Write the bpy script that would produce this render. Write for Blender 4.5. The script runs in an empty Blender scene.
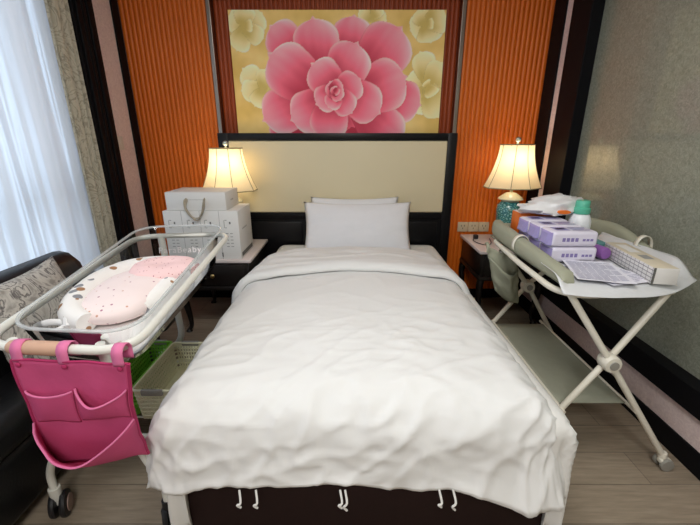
import bpy, bmesh, math, random
from mathutils import Vector, Matrix, noise
random.seed(7)
PI = math.pi
col = bpy.context.scene.collection
V = Vector

# ------------------------------------------------------------------ materials
def lin(c):
    return tuple(((x/255)/12.92 if x/255 <= .04045 else ((x/255+.055)/1.055)**2.4) for x in c) + (1,)

def new_mat(name):
    m = bpy.data.materials.new(name); m.use_nodes = True
    nt = m.node_tree; nt.nodes.clear()
    out = nt.nodes.new('ShaderNodeOutputMaterial')
    return m, nt, out

def mix_rgb(nt, fac, a, b):
    n = nt.nodes.new('ShaderNodeMix'); n.data_type = 'RGBA'
    for sock, val in ((n.inputs[0], fac), (n.inputs[6], a), (n.inputs[7], b)):
        if isinstance(val, (int, float, tuple)): sock.default_value = val
        else: nt.links.new(val, sock)
    return n.outputs[2]

def ramp(nt, fac, stops):
    n = nt.nodes.new('ShaderNodeValToRGB'); nt.links.new(fac, n.inputs[0])
    e = n.color_ramp.elements
    while len(e) < len(stops): e.new(.5)
    for k, (p, c) in enumerate(stops): e[k].position = p; e[k].color = c
    return n.outputs[0]

def tex_noise(nt, scale, detail=3, rough=.5, stretch=(1, 1, 1), dist=0):
    tc = nt.nodes.new('ShaderNodeTexCoord'); mp = nt.nodes.new('ShaderNodeMapping')
    mp.inputs['Scale'].default_value = stretch
    nt.links.new(tc.outputs['Object'], mp.inputs[0])
    n = nt.nodes.new('ShaderNodeTexNoise'); n.inputs['Scale'].default_value = scale
    n.inputs['Detail'].default_value = detail; n.inputs['Roughness'].default_value = rough
    n.inputs['Distortion'].default_value = dist
    nt.links.new(mp.outputs[0], n.inputs['Vector'])
    return n.outputs['Fac']

def voronoi(nt, scale, feature='F1', stretch=(1, 1, 1)):
    tc = nt.nodes.new('ShaderNodeTexCoord'); mp = nt.nodes.new('ShaderNodeMapping')
    mp.inputs['Scale'].default_value = stretch
    nt.links.new(tc.outputs['Object'], mp.inputs[0])
    n = nt.nodes.new('ShaderNodeTexVoronoi'); n.inputs['Scale'].default_value = scale; n.feature = feature
    nt.links.new(mp.outputs[0], n.inputs['Vector'])
    return n

def bump(nt, bsdf, h, strength=.3, dist=.01):
    b = nt.nodes.new('ShaderNodeBump'); b.inputs['Strength'].default_value = strength
    b.inputs['Distance'].default_value = dist
    nt.links.new(h, b.inputs['Height']); nt.links.new(b.outputs[0], bsdf.inputs['Normal'])

def pbsdf(nt, out, color, rough=.5, metal=0, coat=0, spec=.5, sheen=0):
    p = nt.nodes.new('ShaderNodeBsdfPrincipled')
    if isinstance(color, tuple): p.inputs['Base Color'].default_value = color
    else: nt.links.new(color, p.inputs['Base Color'])
    p.inputs['Roughness'].default_value = rough; p.inputs['Metallic'].default_value = metal
    p.inputs['Coat Weight'].default_value = coat; p.inputs['Specular IOR Level'].default_value = spec
    p.inputs['Sheen Weight'].default_value = sheen
    p.inputs['Coat Roughness'].default_value = .05
    nt.links.new(p.outputs[0], out.inputs[0])
    return p

def mat(name, rgb, rough=.5, metal=0, coat=0, spec=.5, var=.08, vscale=30, bumpk=0, bscale=200, stretch=(1, 1, 1)):
    m, nt, out = new_mat(name)
    c = lin(rgb); d = tuple(x*(1-var*2) for x in c[:3]) + (1,)
    f = tex_noise(nt, vscale, 3, stretch=stretch)
    p = pbsdf(nt, out, mix_rgb(nt, f, d, c) if var else c, rough, metal, coat, spec)
    if bumpk: bump(nt, p, tex_noise(nt, bscale, 2, stretch=stretch), bumpk, .004)
    return m

M = {}
M['white_cotton'] = mat('white_cotton', (226, 227, 226), .8, var=.02, vscale=4, spec=.2, bumpk=.18, bscale=26, stretch=(1, .6, 1))
M['white_sheet'] = mat('white_sheet', (224, 224, 221), .8, var=.02, spec=.2)
M['pillow_cotton'] = mat('pillow_cotton', (233, 234, 238), .8, var=.02, spec=.2, bumpk=.15, bscale=22)
M['black_wood'] = mat('black_lacquered_wood', (17, 17, 20), .35, var=.1, vscale=8, spec=.25)
M['black_trim'] = mat('black_trim_paint', (19, 19, 22), .5, var=.1, vscale=8, spec=.1)
M['ebony'] = mat('dark_wood', (22, 17, 16), .4, var=.15, vscale=12, stretch=(1, 1, 6))
M['brown_skirt'] = mat('dark_brown_upholstery', (38, 22, 20), .75, var=.15, vscale=60, spec=.2)
M['cream_leather'] = mat('cream_upholstery', (226, 214, 180), .6, var=.03, vscale=3, bumpk=.1, bscale=150)
M['ceiling'] = mat('ceiling_paint', (225, 220, 212), .9, var=.01)
M['wall'] = mat('wall_paint', (190, 178, 168), .9, var=.03, vscale=15)
M['metal'] = mat('brushed_metal', (150, 140, 130), .3, 1, var=.05)
M['white_enamel'] = mat('white_enamel', (226, 222, 208), .35, var=.02)
M['cart_white'] = mat('cart_tube_paint', (222, 222, 214), .35, var=.02)
M['grey_plastic'] = mat('grey_plastic', (70, 68, 70), .5, var=.05)
M['black_plastic'] = mat('black_plastic', (25, 25, 28), .45, var=.05)
M['castor_disc'] = mat('castor_disc', (150, 125, 115), .5, var=.05)
M['marble'] = mat('pale_stone', (226, 214, 210), .3, var=.06, vscale=8)
M['leather'] = mat('black_leather', (17, 17, 19), .38, var=.15, vscale=30, spec=.45, bumpk=.15, bscale=120)
M['pink'] = mat('pink_fabric', (212, 88, 136), .75, var=.10, vscale=14, spec=.2, bumpk=.25, bscale=60)
M['pink_light'] = mat('pink_piping', (224, 120, 165), .75, var=.05)
M['pink_dark'] = mat('pink_pocket_lining', (176, 42, 96), .8, var=.1)
M['tan'] = mat('tan_grip', (205, 165, 140), .6, var=.06)
M['cream_plastic'] = mat('cream_plastic', (226, 224, 192), .5, var=.03)
M['green_plastic'] = mat('green_plastic', (128, 196, 62), .5, var=.05)
M['handle_grey'] = mat('grey_handle_plastic', (150, 148, 140), .5, var=.03)
M['sage'] = mat('sage_grey_fabric', (164, 166, 146), .75, var=.06, vscale=10, spec=.2, bumpk=.2, bscale=40)
M['sage_dark'] = mat('sage_mesh_fabric', (150, 152, 136), .85, var=.06)
M['box_white'] = mat('white_carton', (224, 223, 220), .6, var=.02)
M['box_line'] = mat('grey_print', (150, 150, 148), .7, var=.02)
M['box_dark'] = mat('dark_print_and_shade', (95, 95, 92), .7, var=.02)
M['rope'] = mat('beige_ribbon', (178, 168, 150), .7, var=.1, vscale=80)
M['lilac'] = mat('lilac_wrapper', (168, 158, 214), .35, var=.12, vscale=30)
M['lilac_white'] = mat('pale_wrapper', (226, 222, 238), .35, var=.06, vscale=25)
M['lilac_print'] = mat('violet_print', (136, 124, 180), .5, var=.05)
M['navy_print'] = mat('indigo_print', (92, 82, 150), .5, var=.05)
M['orange_pack'] = mat('orange_carton', (238, 120, 40), .45, var=.05)
M['white_film'] = mat('white_plastic_film', (232, 232, 232), .3, var=.04, vscale=12, bumpk=.3, bscale=40)
M['teal'] = mat('mint_cap_plastic', (92, 190, 160), .4, var=.03)
M['teal_box'] = mat('teal_carton', (92, 140, 142), .5, var=.05)
M['purple'] = mat('purple_plastic', (150, 100, 176), .35, var=.06)
M['bottle_white'] = mat('white_bottle_plastic', (232, 236, 240), .35, var=.02)
M['paper'] = mat('white_paper', (228, 228, 238), .7, var=.01)
M['ink'] = mat('printed_ink', (182, 182, 202), .8, var=.05)
M['kraft'] = mat('beige_carton_top', (212, 202, 180), .55, var=.04)
M['switch'] = mat('ivory_plastic', (214, 206, 196), .4, var=.02)
M['socket'] = mat('champagne_socket_plastic', (196, 178, 150), .4, var=.03)
M['brass'] = mat('gilt_metal', (190, 165, 110), .3, 1, var=.05)

# orange lacquer on the reeded panels
def reed(name, a, b):
    m, nt, out = new_mat(name)
    f = tex_noise(nt, 3, 2, .5, (1, 1, .5))
    pbsdf(nt, out, mix_rgb(nt, f, lin(a), lin(b)), .42, spec=.4)
    return m
M['orange_reed'] = reed('orange_reeded_lacquer', (204, 98, 20), (226, 116, 30))
M['shaded_reed'] = reed('shaded_reeded_lacquer', (150, 62, 24), (172, 76, 30))  # recess reeds: orange lacquer darkened to paint in the shade there
M['rust_wood'] = reed('rust_wood', (92, 42, 22), (110, 52, 28))

def m_floor():
    m, nt, out = new_mat('grey_brown_plank_floor')
    tc = nt.nodes.new('ShaderNodeTexCoord')
    br = nt.nodes.new('ShaderNodeTexBrick')
    br.inputs['Scale'].default_value = 1; br.inputs['Brick Width'].default_value = 1.2
    br.inputs['Row Height'].default_value = .16; br.inputs['Mortar Size'].default_value = .002
    br.inputs['Color1'].default_value = lin((160, 146, 127)); br.inputs['Color2'].default_value = lin((138, 124, 107))
    br.inputs['Mortar'].default_value = lin((84, 76, 68))
    nt.links.new(tc.outputs['Object'], br.inputs[0])
    f = tex_noise(nt, 5, 5, .65, (1.2, 14, 1))
    c = mix_rgb(nt, .45, br.outputs[0], ramp(nt, f, [(.3, lin((108, 96, 81))), (.7, lin((172, 158, 139)))]))
    p = pbsdf(nt, out, c, .45, spec=.35)
    return m
M['floor'] = m_floor()

def m_pinkpaper():
    m, nt, out = new_mat('dusty_pink_wallpaper')
    f = tex_noise(nt, 45, 3, .6, dist=1.5)
    pbsdf(nt, out, ramp(nt, f, [(.35, lin((212, 192, 190))), (.65, lin((230, 212, 208)))]), .7)
    return m
M['pinkpaper'] = m_pinkpaper()

def m_wallglass():
    m, nt, out = new_mat('mottled_grey_green_glass')
    f = tex_noise(nt, 70, 4, .65, (1, 1, 1), dist=1.2)
    p = pbsdf(nt, out, ramp(nt, f, [(.33, lin((120, 124, 111))), (.68, lin((156, 160, 146)))]), .35, spec=.5, coat=.85)
    p.inputs['Coat Roughness'].default_value = .02
    p.inputs['Coat IOR'].default_value = 1.5
    return m
M['wallglass'] = m_wallglass()

def m_drape(name, cols):
    m, nt, out = new_mat(name)
    f = tex_noise(nt, 9, 4, .55, (1, 1, .7), dist=2.6)
    c = ramp(nt, f, [(.30, lin(cols[0])), (.44, lin(cols[1])), (.5, lin(cols[2])), (.56, lin(cols[1])), (.68, lin(cols[0]))])
    p = pbsdf(nt, out, c, .8, spec=.2)
    return m
M['drape'] = m_drape('leaf_patterned_drape', ((172, 168, 152), (190, 185, 168), (146, 142, 128)))
M['cushion'] = m_drape('swirl_patterned_cushion', ((150, 146, 140), (198, 194, 186), (96, 92, 92)))

def m_sheer():
    m, nt, out = new_mat('white_sheer_voile')
    d = nt.nodes.new('ShaderNodeBsdfDiffuse'); d.inputs[0].default_value = lin((236, 240, 244))
    t = nt.nodes.new('ShaderNodeBsdfTranslucent'); t.inputs[0].default_value = lin((230, 238, 246))
    x = nt.nodes.new('ShaderNodeBsdfTransparent'); x.inputs[0].default_value = (.95, .97, 1, 1)
    a = nt.nodes.new('ShaderNodeMixShader'); f = tex_noise(nt, 13, 2, .5, (.4, 1, .02))
    k = ramp(nt, f, [(.38, (.36, .36, .36, 1)), (.54, (.46, .46, .46, 1)), (.60, (.92, .92, .92, 1)), (.64, (.48, .48, .48, 1))])
    nt.links.new(k, a.inputs[0])
    nt.links.new(d.outputs[0], a.inputs[1]); nt.links.new(t.outputs[0], a.inputs[2])
    b = nt.nodes.new('ShaderNodeMixShader'); b.inputs[0].default_value = .12
    nt.links.new(a.outputs[0], b.inputs[1]); nt.links.new(x.outputs[0], b.inputs[2])
    nt.links.new(b.outputs[0], out.inputs[0])
    return m
M['sheer'] = m_sheer()

def m_clear(name, tint, edge, gl=.08):
    m, nt, out = new_mat(name)
    t = nt.nodes.new('ShaderNodeBsdfTransparent'); t.inputs[0].default_value = tint
    g = nt.nodes.new('ShaderNodeBsdfGlossy'); g.inputs[0].default_value = edge; g.inputs['Roughness'].default_value = .05
    lw = nt.nodes.new('ShaderNodeLayerWeight'); lw.inputs[0].default_value = gl
    x = nt.nodes.new('ShaderNodeMixShader')
    nt.links.new(lw.outputs['Fresnel'], x.inputs[0])
    nt.links.new(t.outputs[0], x.inputs[1]); nt.links.new(g.outputs[0], x.inputs[2])
    nt.links.new(x.outputs[0], out.inputs[0])
    return m
M['clear'] = m_clear('clear_acrylic', (.89, .90, .90, 1), (1, 1, 1, 1), .25)
M['pane'] = m_clear('window_glass', (.97, .98, 1, 1), (1, 1, 1, 1), .1)

def m_rim():
    m, nt, out = new_mat('clear_acrylic_rim')
    t = nt.nodes.new('ShaderNodeBsdfTransparent'); t.inputs[0].default_value = (.85, .87, .87, 1)
    p = nt.nodes.new('ShaderNodeBsdfPrincipled'); p.inputs['Base Color'].default_value = lin((235, 238, 238)); p.inputs['Roughness'].default_value = .12
    x = nt.nodes.new('ShaderNodeMixShader'); x.inputs[0].default_value = .38
    nt.links.new(t.outputs[0], x.inputs[1]); nt.links.new(p.outputs[0], x.inputs[2]); nt.links.new(x.outputs[0], out.inputs[0])
    return m
M['rim'] = m_rim()

def m_liner():
    m, nt, out = new_mat('translucent_white_liner')
    t = nt.nodes.new('ShaderNodeBsdfTransparent'); t.inputs[0].default_value = (.95, .95, .95, 1)
    p = nt.nodes.new('ShaderNodeBsdfPrincipled'); p.inputs['Base Color'].default_value = lin((226, 228, 230)); p.inputs['Roughness'].default_value = .3
    bump(nt, p, tex_noise(nt, 28, 3), .4, .01)
    x = nt.nodes.new('ShaderNodeMixShader'); x.inputs[0].default_value = .8
    nt.links.new(t.outputs[0], x.inputs[1]); nt.links.new(p.outputs[0], x.inputs[2]); nt.links.new(x.outputs[0], out.inputs[0])
    return m
M['liner'] = m_liner()

def m_shade():
    m, nt, out = new_mat('cream_lamp_shade_silk')
    c = lin((250, 238, 208))
    d = nt.nodes.new('ShaderNodeBsdfDiffuse'); d.inputs[0].default_value = c
    t = nt.nodes.new('ShaderNodeBsdfTranslucent'); t.inputs[0].default_value = lin((252, 236, 200))
    a = nt.nodes.new('ShaderNodeMixShader'); a.inputs[0].default_value = .5
    nt.links.new(d.outputs[0], a.inputs[1]); nt.links.new(t.outputs[0], a.inputs[2])
    nt.links.new(a.outputs[0], out.inputs[0])
    return m
M['shade'] = m_shade()
M['shade_seam'] = mat('shade_piping', (150, 140, 105), .7, var=.03)

def m_vase():
    m, nt, out = new_mat('turquoise_glazed_porcelain')
    v = voronoi(nt, 62, 'DISTANCE_TO_EDGE'); f = tex_noise(nt, 30, 3, .6, dist=1)
    c1 = ramp(nt, v.outputs['Distance'], [(.08, lin((40, 110, 118))), (.25, lin((120, 190, 190))), (.5, lin((190, 220, 205)))])
    c = mix_rgb(nt, ramp(nt, f, [(.45, (0, 0, 0, 1)), (.6, (.6, .6, .6, 1))]), c1, lin((74, 120, 92)))
    pbsdf(nt, out, c, .2, coat=.6)
    return m
M['vase'] = m_vase()
M['vase_lid'] = mat('pale_glazed_porcelain', (216, 214, 186), .2, coat=.5, var=.1, vscale=60)
def m_crystal():
    m, nt, out = new_mat('crystal_finial'); p = pbsdf(nt, out, lin((190, 205, 200)), .08, .6); return m
M['crystal'] = m_crystal()

def m_dots(name, base, dot, scale, size, dot2=None, stretch=(1, 1, 1)):
    m, nt, out = new_mat(name)
    v = voronoi(nt, scale, 'F1', stretch)
    k = ramp(nt, v.outputs['Distance'], [(size, (1, 1, 1, 1)), (size+.03, (0, 0, 0, 1))])
    dc = lin(dot)
    if dot2:
        sp = nt.nodes.new('ShaderNodeSeparateColor'); nt.links.new(v.outputs['Color'], sp.inputs[0])
        dc = ramp(nt, sp.outputs[0], [(.33, lin(dot)), (.36, lin(base)), (.6, lin(base)), (.64, lin(dot2))])
    p = pbsdf(nt, out, mix_rgb(nt, k, lin(base), dc), .85, spec=.2)
    return m
M['dot_pink'] = m_dots('pink_dotted_cotton', (238, 204, 204), (170, 110, 125), 75, .17, (190, 130, 130))
M['dot_white'] = m_dots('pale_pink_dotted_cotton', (240, 224, 222), (170, 120, 140), 44, .15, (205, 160, 140))
M['animal_print'] = m_dots('animal_printed_cotton', (238, 236, 233), (160, 122, 92), 24, .33, (140, 142, 148))
M['sparse_print'] = m_dots('sparse_printed_cotton', (240, 236, 234), (178, 172, 160), 15, .2, (200, 190, 170))
M['bow'] = m_dots('black_and_white_ribbon', (232, 232, 232), (30, 30, 32), 26, .3, (40, 40, 44))

def m_lid_mesh():
    m, nt, out = new_mat('grid_printed_carton')
    tc = nt.nodes.new('ShaderNodeTexCoord'); br = nt.nodes.new('ShaderNodeTexBrick')
    mp = nt.nodes.new('ShaderNodeMapping'); mp.inputs['Rotation'].default_value = (0, PI/2, 0)
    sp = nt.nodes.new('ShaderNodeSeparateXYZ'); cb = nt.nodes.new('ShaderNodeCombineXYZ')
    nt.links.new(tc.outputs['Object'], sp.inputs[0]); nt.links.new(sp.outputs[1], cb.inputs[0]); nt.links.new(sp.outputs[2], cb.inputs[1])
    br.inputs['Scale'].default_value = 1; br.inputs['Brick Width'].default_value = .028; br.inputs['Row Height'].default_value = .014
    br.inputs['Mortar Size'].default_value = .0016; br.offset = 0
    br.inputs['Color1'].default_value = lin((226, 224, 222)); br.inputs['Color2'].default_value = lin((214, 212, 210)); br.inputs['Mortar'].default_value = lin((140, 138, 140))
    nt.links.new(cb.outputs[0], br.inputs[0])
    pbsdf(nt, out, br.outputs[0], .5); return m
M['grid_carton'] = m_lid_mesh()

def m_vcol():
    m, nt, out = new_mat('oil_paint_on_canvas')
    a = nt.nodes.new('ShaderNodeVertexColor'); a.layer_name = 'paint'
    pbsdf(nt, out, a.outputs[0], .55, spec=.3); return m
M['canvas'] = m_vcol()

# ------------------------------------------------------------------ mesh helpers
def obj(name, bm, m, parent=None, smooth=True, angle=40):
    bm.normal_update()
    me = bpy.data.meshes.new(name); bm.to_mesh(me); bm.free()
    for k in (m if isinstance(m, (list, tuple)) else [m]): me.materials.append(k)
    if smooth:
        me.polygons.foreach_set('use_smooth', [True]*len(me.polygons))
        me.set_sharp_from_angle(angle=math.radians(angle))
    o = bpy.data.objects.new(name, me); col.objects.link(o)
    if parent is not None:
        o.parent = parent
        off = parent.location
        o.matrix_parent_inverse = Matrix.Translation(-off)
    return o

def thing(name, label, cat, loc, group=None):
    o = bpy.data.objects.new(name, None); col.objects.link(o)
    o.location = loc; o.empty_display_size = .05
    o['label'] = label; o['category'] = cat
    if group: o['group'] = group
    return o

def tag(o, label, cat, group=None):
    o['label'] = label; o['category'] = cat
    if group: o['group'] = group
    return o

def struct(name, bm, m, parent=None, smooth=False):
    o = obj(name, bm, m, parent, smooth)
    if parent is None: o['kind'] = 'structure'
    return o

def dup(root, delta, label, group=None):
    r = root.copy(); col.objects.link(r); r.location = root.location + Vector(delta)
    r['label'] = label
    if group: r['group'] = group
    for ch in list(root.children):
        c = ch.copy(); col.objects.link(c); c.parent = r
        for g in list(ch.children):
            d = g.copy(); col.objects.link(d); d.parent = c
    return r

def B(): return bmesh.new()

def box(bm, lo, hi, bev=0, mi=0, X=None, seg=2):
    n0 = len(bm.faces)
    r = bmesh.ops.create_cube(bm, size=1)
    vs = r['verts']
    for v in vs:
        v.co = V((lo[i] + (v.co[i]+.5)*(hi[i]-lo[i]) for i in range(3)))
    if bev:
        es = list({e for v in vs for e in v.link_edges})
        q = bmesh.ops.bevel(bm, geom=es, offset=bev, segments=seg, profile=.5, affect='EDGES', clamp_overlap=True)
        vs = list({v for v in vs if v.is_valid} | set(q['verts']))
    fs = {f for v in vs for f in v.link_faces}
    for f in fs: f.material_index = mi
    if X is not None:
        for v in vs: v.co = X @ v.co
    return vs

def smooth_path(pts, n=8, closed=False):
    P = [V(p) for p in pts]; out = []
    N = len(P)
    for i in range(N if closed else N-1):
        p0 = P[(i-1) % N] if closed or i > 0 else P[0]*2-P[1]
        p1 = P[i]; p2 = P[(i+1) % N]
        p3 = P[(i+2) % N] if closed or i+2 < N else P[-1]*2-P[-2]
        for k in range(n):
            t = k/n
            out.append(.5*((2*p1)+(-p0+p2)*t+(2*p0-5*p1+4*p2-p3)*t*t+(-p0+3*p1-3*p2+p3)*t**3))
    if not closed: out.append(P[-1])
    return out

def fillet(pts, r, n=5, closed=False):
    """polyline with corners rounded by quadratic arcs"""
    P = [V(p) for p in pts]; N = len(P); out = []
    for i in range(N):
        if not closed and i in (0, N-1): out.append(P[i]); continue
        a, b, c = P[i-1], P[i], P[(i+1) % N]
        rr = r[i] if isinstance(r, (list, tuple)) else r
        p = b + (a-b).normalized()*min(rr, (a-b).length*.49); q = b + (c-b).normalized()*min(rr, (c-b).length*.49)
        for k in range(n+1):
            t = k/n; out.append(p*(1-t)**2 + b*2*t*(1-t) + q*t*t)
    return out

def tube(bm, pts, r, seg=10, closed=False, mi=0, squash=1):
    P = [V(p) for p in pts]; N = len(P)
    rad = r if isinstance(r, (list, tuple)) else [r]*N
    def tan(i):
        if closed: return (P[(i+1) % N]-P[i-1]).normalized()
        return (P[min(i+1, N-1)]-P[max(i-1, 0)]).normalized()
    t = tan(0); ref = V((0, 0, 1)) if abs(t.z) < .9 else V((1, 0, 0))
    nrm = (ref - t*ref.dot(t)).normalized(); rings = []
    for i in range(N):
        t = tan(i); nrm = (nrm - t*nrm.dot(t)).normalized(); bi = t.cross(nrm)
        rings.append([bm.verts.new(P[i] + (nrm*math.cos(2*PI*k/seg) + bi*math.sin(2*PI*k/seg)*squash)*rad[i]) for k in range(seg)])
    M_ = N if closed else N-1
    for i in range(M_):
        a, b = rings[i], rings[(i+1) % N]
        for k in range(seg):
            bm.faces.new((a[k], a[(k+1) % seg], b[(k+1) % seg], b[k])).material_index = mi
    if not closed:
        bm.faces.new(rings[0][::-1]).material_index = mi; bm.faces.new(rings[-1]).material_index = mi

def loft(bm, rings, cap0=True, cap1=True, mi=0, closed=True):
    R = [[bm.verts.new(p) for p in ring] for ring in rings]
    n = len(R[0])
    for a, b in zip(R, R[1:]):
        for k in range(n if closed else n-1):
            bm.faces.new((a[k], a[(k+1) % n], b[(k+1) % n], b[k])).material_index = mi
    if cap0: bm.faces.new(R[0][::-1]).material_index = mi
    if cap1: bm.faces.new(R[-1]).material_index = mi
    return R

def lathe(bm, prof, c, seg=24, mi=0, sx=1, sy=1, cap0=True, cap1=True, rot=0):
    rings = [[V((c[0]+r*sx*math.cos(2*PI*k/seg+rot), c[1]+r*sy*math.sin(2*PI*k/seg+rot), c[2]+z)) for k in range(seg)] for r, z in prof]
    return loft(bm, rings, cap0, cap1, mi)

def grid(bm, fn, nu, nv, mi=0):
    Vs = [[bm.verts.new(fn(i/nu, j/nv)) for j in range(nv+1)] for i in range(nu+1)]
    for i in range(nu):
        for j in range(nv):
            bm.faces.new((Vs[i][j], Vs[i+1][j], Vs[i+1][j+1], Vs[i][j+1])).material_index = mi
    return Vs

def quad(bm, a, b, c, d, mi=0):
    bm.faces.new([bm.verts.new(p) for p in (a, b, c, d)]).material_index = mi

def solid(o, t, off=-1):
    s = o.modifiers.new('thickness', 'SOLIDIFY'); s.thickness = t; s.offset = off; return o

def bez(p0, p1, p2, t): return V(p0)*(1-t)**2 + V(p1)*2*t*(1-t) + V(p2)*t*t
def sm(a, b, x):
    t = max(0, min(1, (x-a)/(b-a))); return t*t*(3-2*t)
def nz(x, y, z=0): return noise.noise(V((x, y, z)))

# ------------------------------------------------------------------ camera
F = 370.0; PITCH = math.radians(18.3); CAMZ = 1.3
cam = bpy.data.cameras.new('camera'); camo = bpy.data.objects.new('camera', cam); col.objects.link(camo)
cam.sensor_fit = 'HORIZONTAL'; cam.sensor_width = 36; cam.lens = F/700*36; cam.clip_start = .05
camo.location = (0, 0, CAMZ); camo.rotation_euler = (PI/2-PITCH, 0, 0)
bpy.context.scene.camera = camo

# ------------------------------------------------------------------ room shell
XL, XR, YB, YF, ZC = -1.6, 1.415, 2.98, -2.2, 2.6
bm = B(); box(bm, (XL-.2, YF-.1, -.1), (XR+.16, YB+.2, 0)); struct('floor', bm, M['floor'])
bm = B(); box(bm, (XL-.2, YF-.1, ZC), (XR+.16, YB+.2, ZC+.1)); struct('ceiling', bm, M['ceiling'])
RX0, RX1, RZ1 = -.965, .775, 2.24                    # recess behind the painting
bm = B()
box(bm, (XL-.2, YB+.06, 0), (XR+.16, YB+.2, ZC))
box(bm, (XL-.2, YB, 0), (RX0, YB+.06, ZC)); box(bm, (RX1, YB, 0), (XR+.16, YB+.06, ZC)); box(bm, (RX0, YB, RZ1), (RX1, YB+.06, ZC))
struct('wall_back', bm, [M['rust_wood']])
GX = XR+.06
bm = B(); box(bm, (GX, YF, 0), (XR+.16, YB, ZC)); box(bm, (XR, YF, 0), (GX, YB, .345)); box(bm, (XR, 2.485, .345), (GX, YB, ZC)); box(bm, (XR, YF, 2.2), (GX, 2.485, ZC))
struct('wall_right', bm, M['pinkpaper'])
bm = B(); box(bm, (XL-.2, YF-.1, 0), (XR+.16, YF, ZC)); struct('wall_front', bm, M['wall'])
WY0, WY1, WZ0, WZ1 = -1.2, 2.26, .25, 2.45
bm = B()
box(bm, (XL-.2, YF, 0), (XL, WY0, ZC)); box(bm, (XL-.2, WY1, 0), (XL, YB, ZC))
box(bm, (XL-.2, WY0, 0), (XL, WY1, WZ0)); box(bm, (XL-.2, WY0, WZ1), (XL, WY1, ZC))
struct('wall_left', bm, M['pinkpaper'])

def reeded(name, x0, x1, z0, z1, y, m, pitch=.033):
    n = max(1, round((x1-x0)/pitch)); p = (x1-x0)/n; prof = []
    for i in range(n):
        xa = x0+i*p
        for k in range(7):
            t = k/6; prof.append((xa + p*(.09+.82*t), y - .004 - .0055*math.sin(PI*t)**.6))
        prof.append((xa+p*.93, y+.001)); prof.append((xa+p*1.07, y+.001))
    bm = B()
    a = [bm.verts.new((x, yy, z0)) for x, yy in prof]; b = [bm.verts.new((x, yy, z1)) for x, yy in prof]
    for i in range(len(prof)-1): bm.faces.new((a[i], a[i+1], b[i+1], b[i]))
    return struct(name, bm, m, smooth=True)
reeded('trim_1', XL+.002, RX0-.03, .08, ZC-.002, YB-.002, M['orange_reed'])
reeded('trim_2', RX1+.03, XR-.002, .08, ZC-.002, YB-.002, M['orange_reed'])
reeded('trim_3', RX0+.001, RX1-.001, .08, RZ1-.001, YB+.057, M['shaded_reed'])
for n, x in (('trim_4', RX0), ('trim_5', RX1)):       # metal edge strips of the recess
    bm = B(); s = -1 if x < 0 else 1
    box(bm, (min(x, x+s*.028), YB-.016, .08), (max(x, x+s*.028), YB-.0005, ZC-.002), .003)
    struct(n, bm, M['metal'])
bm = B(); box(bm, (RX0+.002, YB-.014, RZ1), (RX1-.002, YB-.001, ZC-.002), .003); struct('trim_6', bm, M['rust_wood'])
bm = B(); box(bm, (XL+.002, YB-.02, 0), (XR-.002, YB-.0005, .075), .003); struct('baseboard_back', bm, M['black_trim'])

# right wall: black outer band, pink strip, black frame, mottled glass
x = XR
bm = B(); box(bm, (x-.012, YF, 0), (x-.0005, YB-.022, .1), .003); struct('baseboard_right', bm, M['black_trim'])
bm = B(); box(bm, (x-.012, 2.80, .1), (x-.0005, YB-.022, ZC-.002), .003); struct('trim_7', bm, M['black_trim'])
bm = B()
box(bm, (x-.022, YF, .235), (GX-.0005, 2.70, .346), .004); box(bm, (x-.022, 2.484, .345), (GX-.0005, 2.70, 2.52), .004)
box(bm, (x-.022, YF, 2.199), (GX-.0005, 2.485, 2.31), .004)
struct('trim_8', bm, M['black_trim'])
bm = B(); box(bm, (GX-.010, YF, .3465), (GX-.0005, 2.4835, 2.1985)); struct('trim_9', bm, M['wallglass'])

# left wall: corner band, pink strip, tall moulded black frame
x = XL
bm = B(); box(bm, (x+.0005, 2.875, 0), (x+.012, YB-.022, ZC-.002), .003); struct('trim_10', bm, M['black_trim'])
bm = B()
for a, b, d in ((2.44, 2.64, .03), (2.46, 2.50, .044), (2.515, 2.545, .04), (2.56, 2.60, .044)):
    box(bm, (x+.0005, a, 0), (x+d, b, ZC-.002), .006)
struct('trim_11', bm, M['black_trim'])
bm = B(); box(bm, (x+.0005, 2.64, 0), (x+.012, 2.875, .1), .003); struct('baseboard_left', bm, M['black_trim'])

# window behind the sheers
bm = B()
for a, b, c, d in ((WY0, WY1, WZ0, WZ0+.06), (WY0, WY1, WZ1-.06, WZ1), (WY0, WY0+.06, WZ0, WZ1), (WY1-.06, WY1, WZ0, WZ1),
                   (.2, .26, WZ0, WZ1), (1.32, 1.38, WZ0, WZ1), (WY0, WY1, .98, 1.03)):
    box(bm, (XL-.13, a, c), (XL-.07, b, d), .004)
win = struct('window_1', bm, mat('window_frame_paint', (190, 195, 200), .5, var=.02))
bm = B(); box(bm, (XL-.105, WY0+.05, WZ0+.05), (XL-.099, WY1-.05, WZ1-.05)); obj('window_pane', bm, M['pane'], win, False)

# ------------------------------------------------------------------ curtains
def curtain(name, y0, y1, z0, z1, x, waves, amp, m, label, seed, jitter=.4):
    bm = B(); n = waves*14
    def fn(u, v):
        ph = 2*PI*waves*(u + jitter/waves*nz(u*waves*.7, seed)) 
        a = amp*(1+.5*nz(u*5, seed+3))*(.75+.25*(1-v))
        return V((x + a*math.sin(ph) + .006*nz(u*9, v*3, seed), y0+(y1-y0)*u + .012*math.sin(ph*2)*(1-v) + .01*nz(v*2, seed, u*4), z0+(z1-z0)*v))
    grid(bm, fn, n, 24)
    o = obj(name, bm, m)
    return tag(o, label, 'curtain')
curtain('sheer_curtain', -1.1, 2.28, .02, 2.56, XL+.032, 10, .026, M['sheer'], 'pale sheer voile curtain covering the bright window', 2.3)
curtain('patterned_drape', 2.195, 2.385, .02, 2.56, XL+.045, 3, .018, M['drape'], 'beige leaf-patterned drape gathered at the edge of the window', 5.1)

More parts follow.
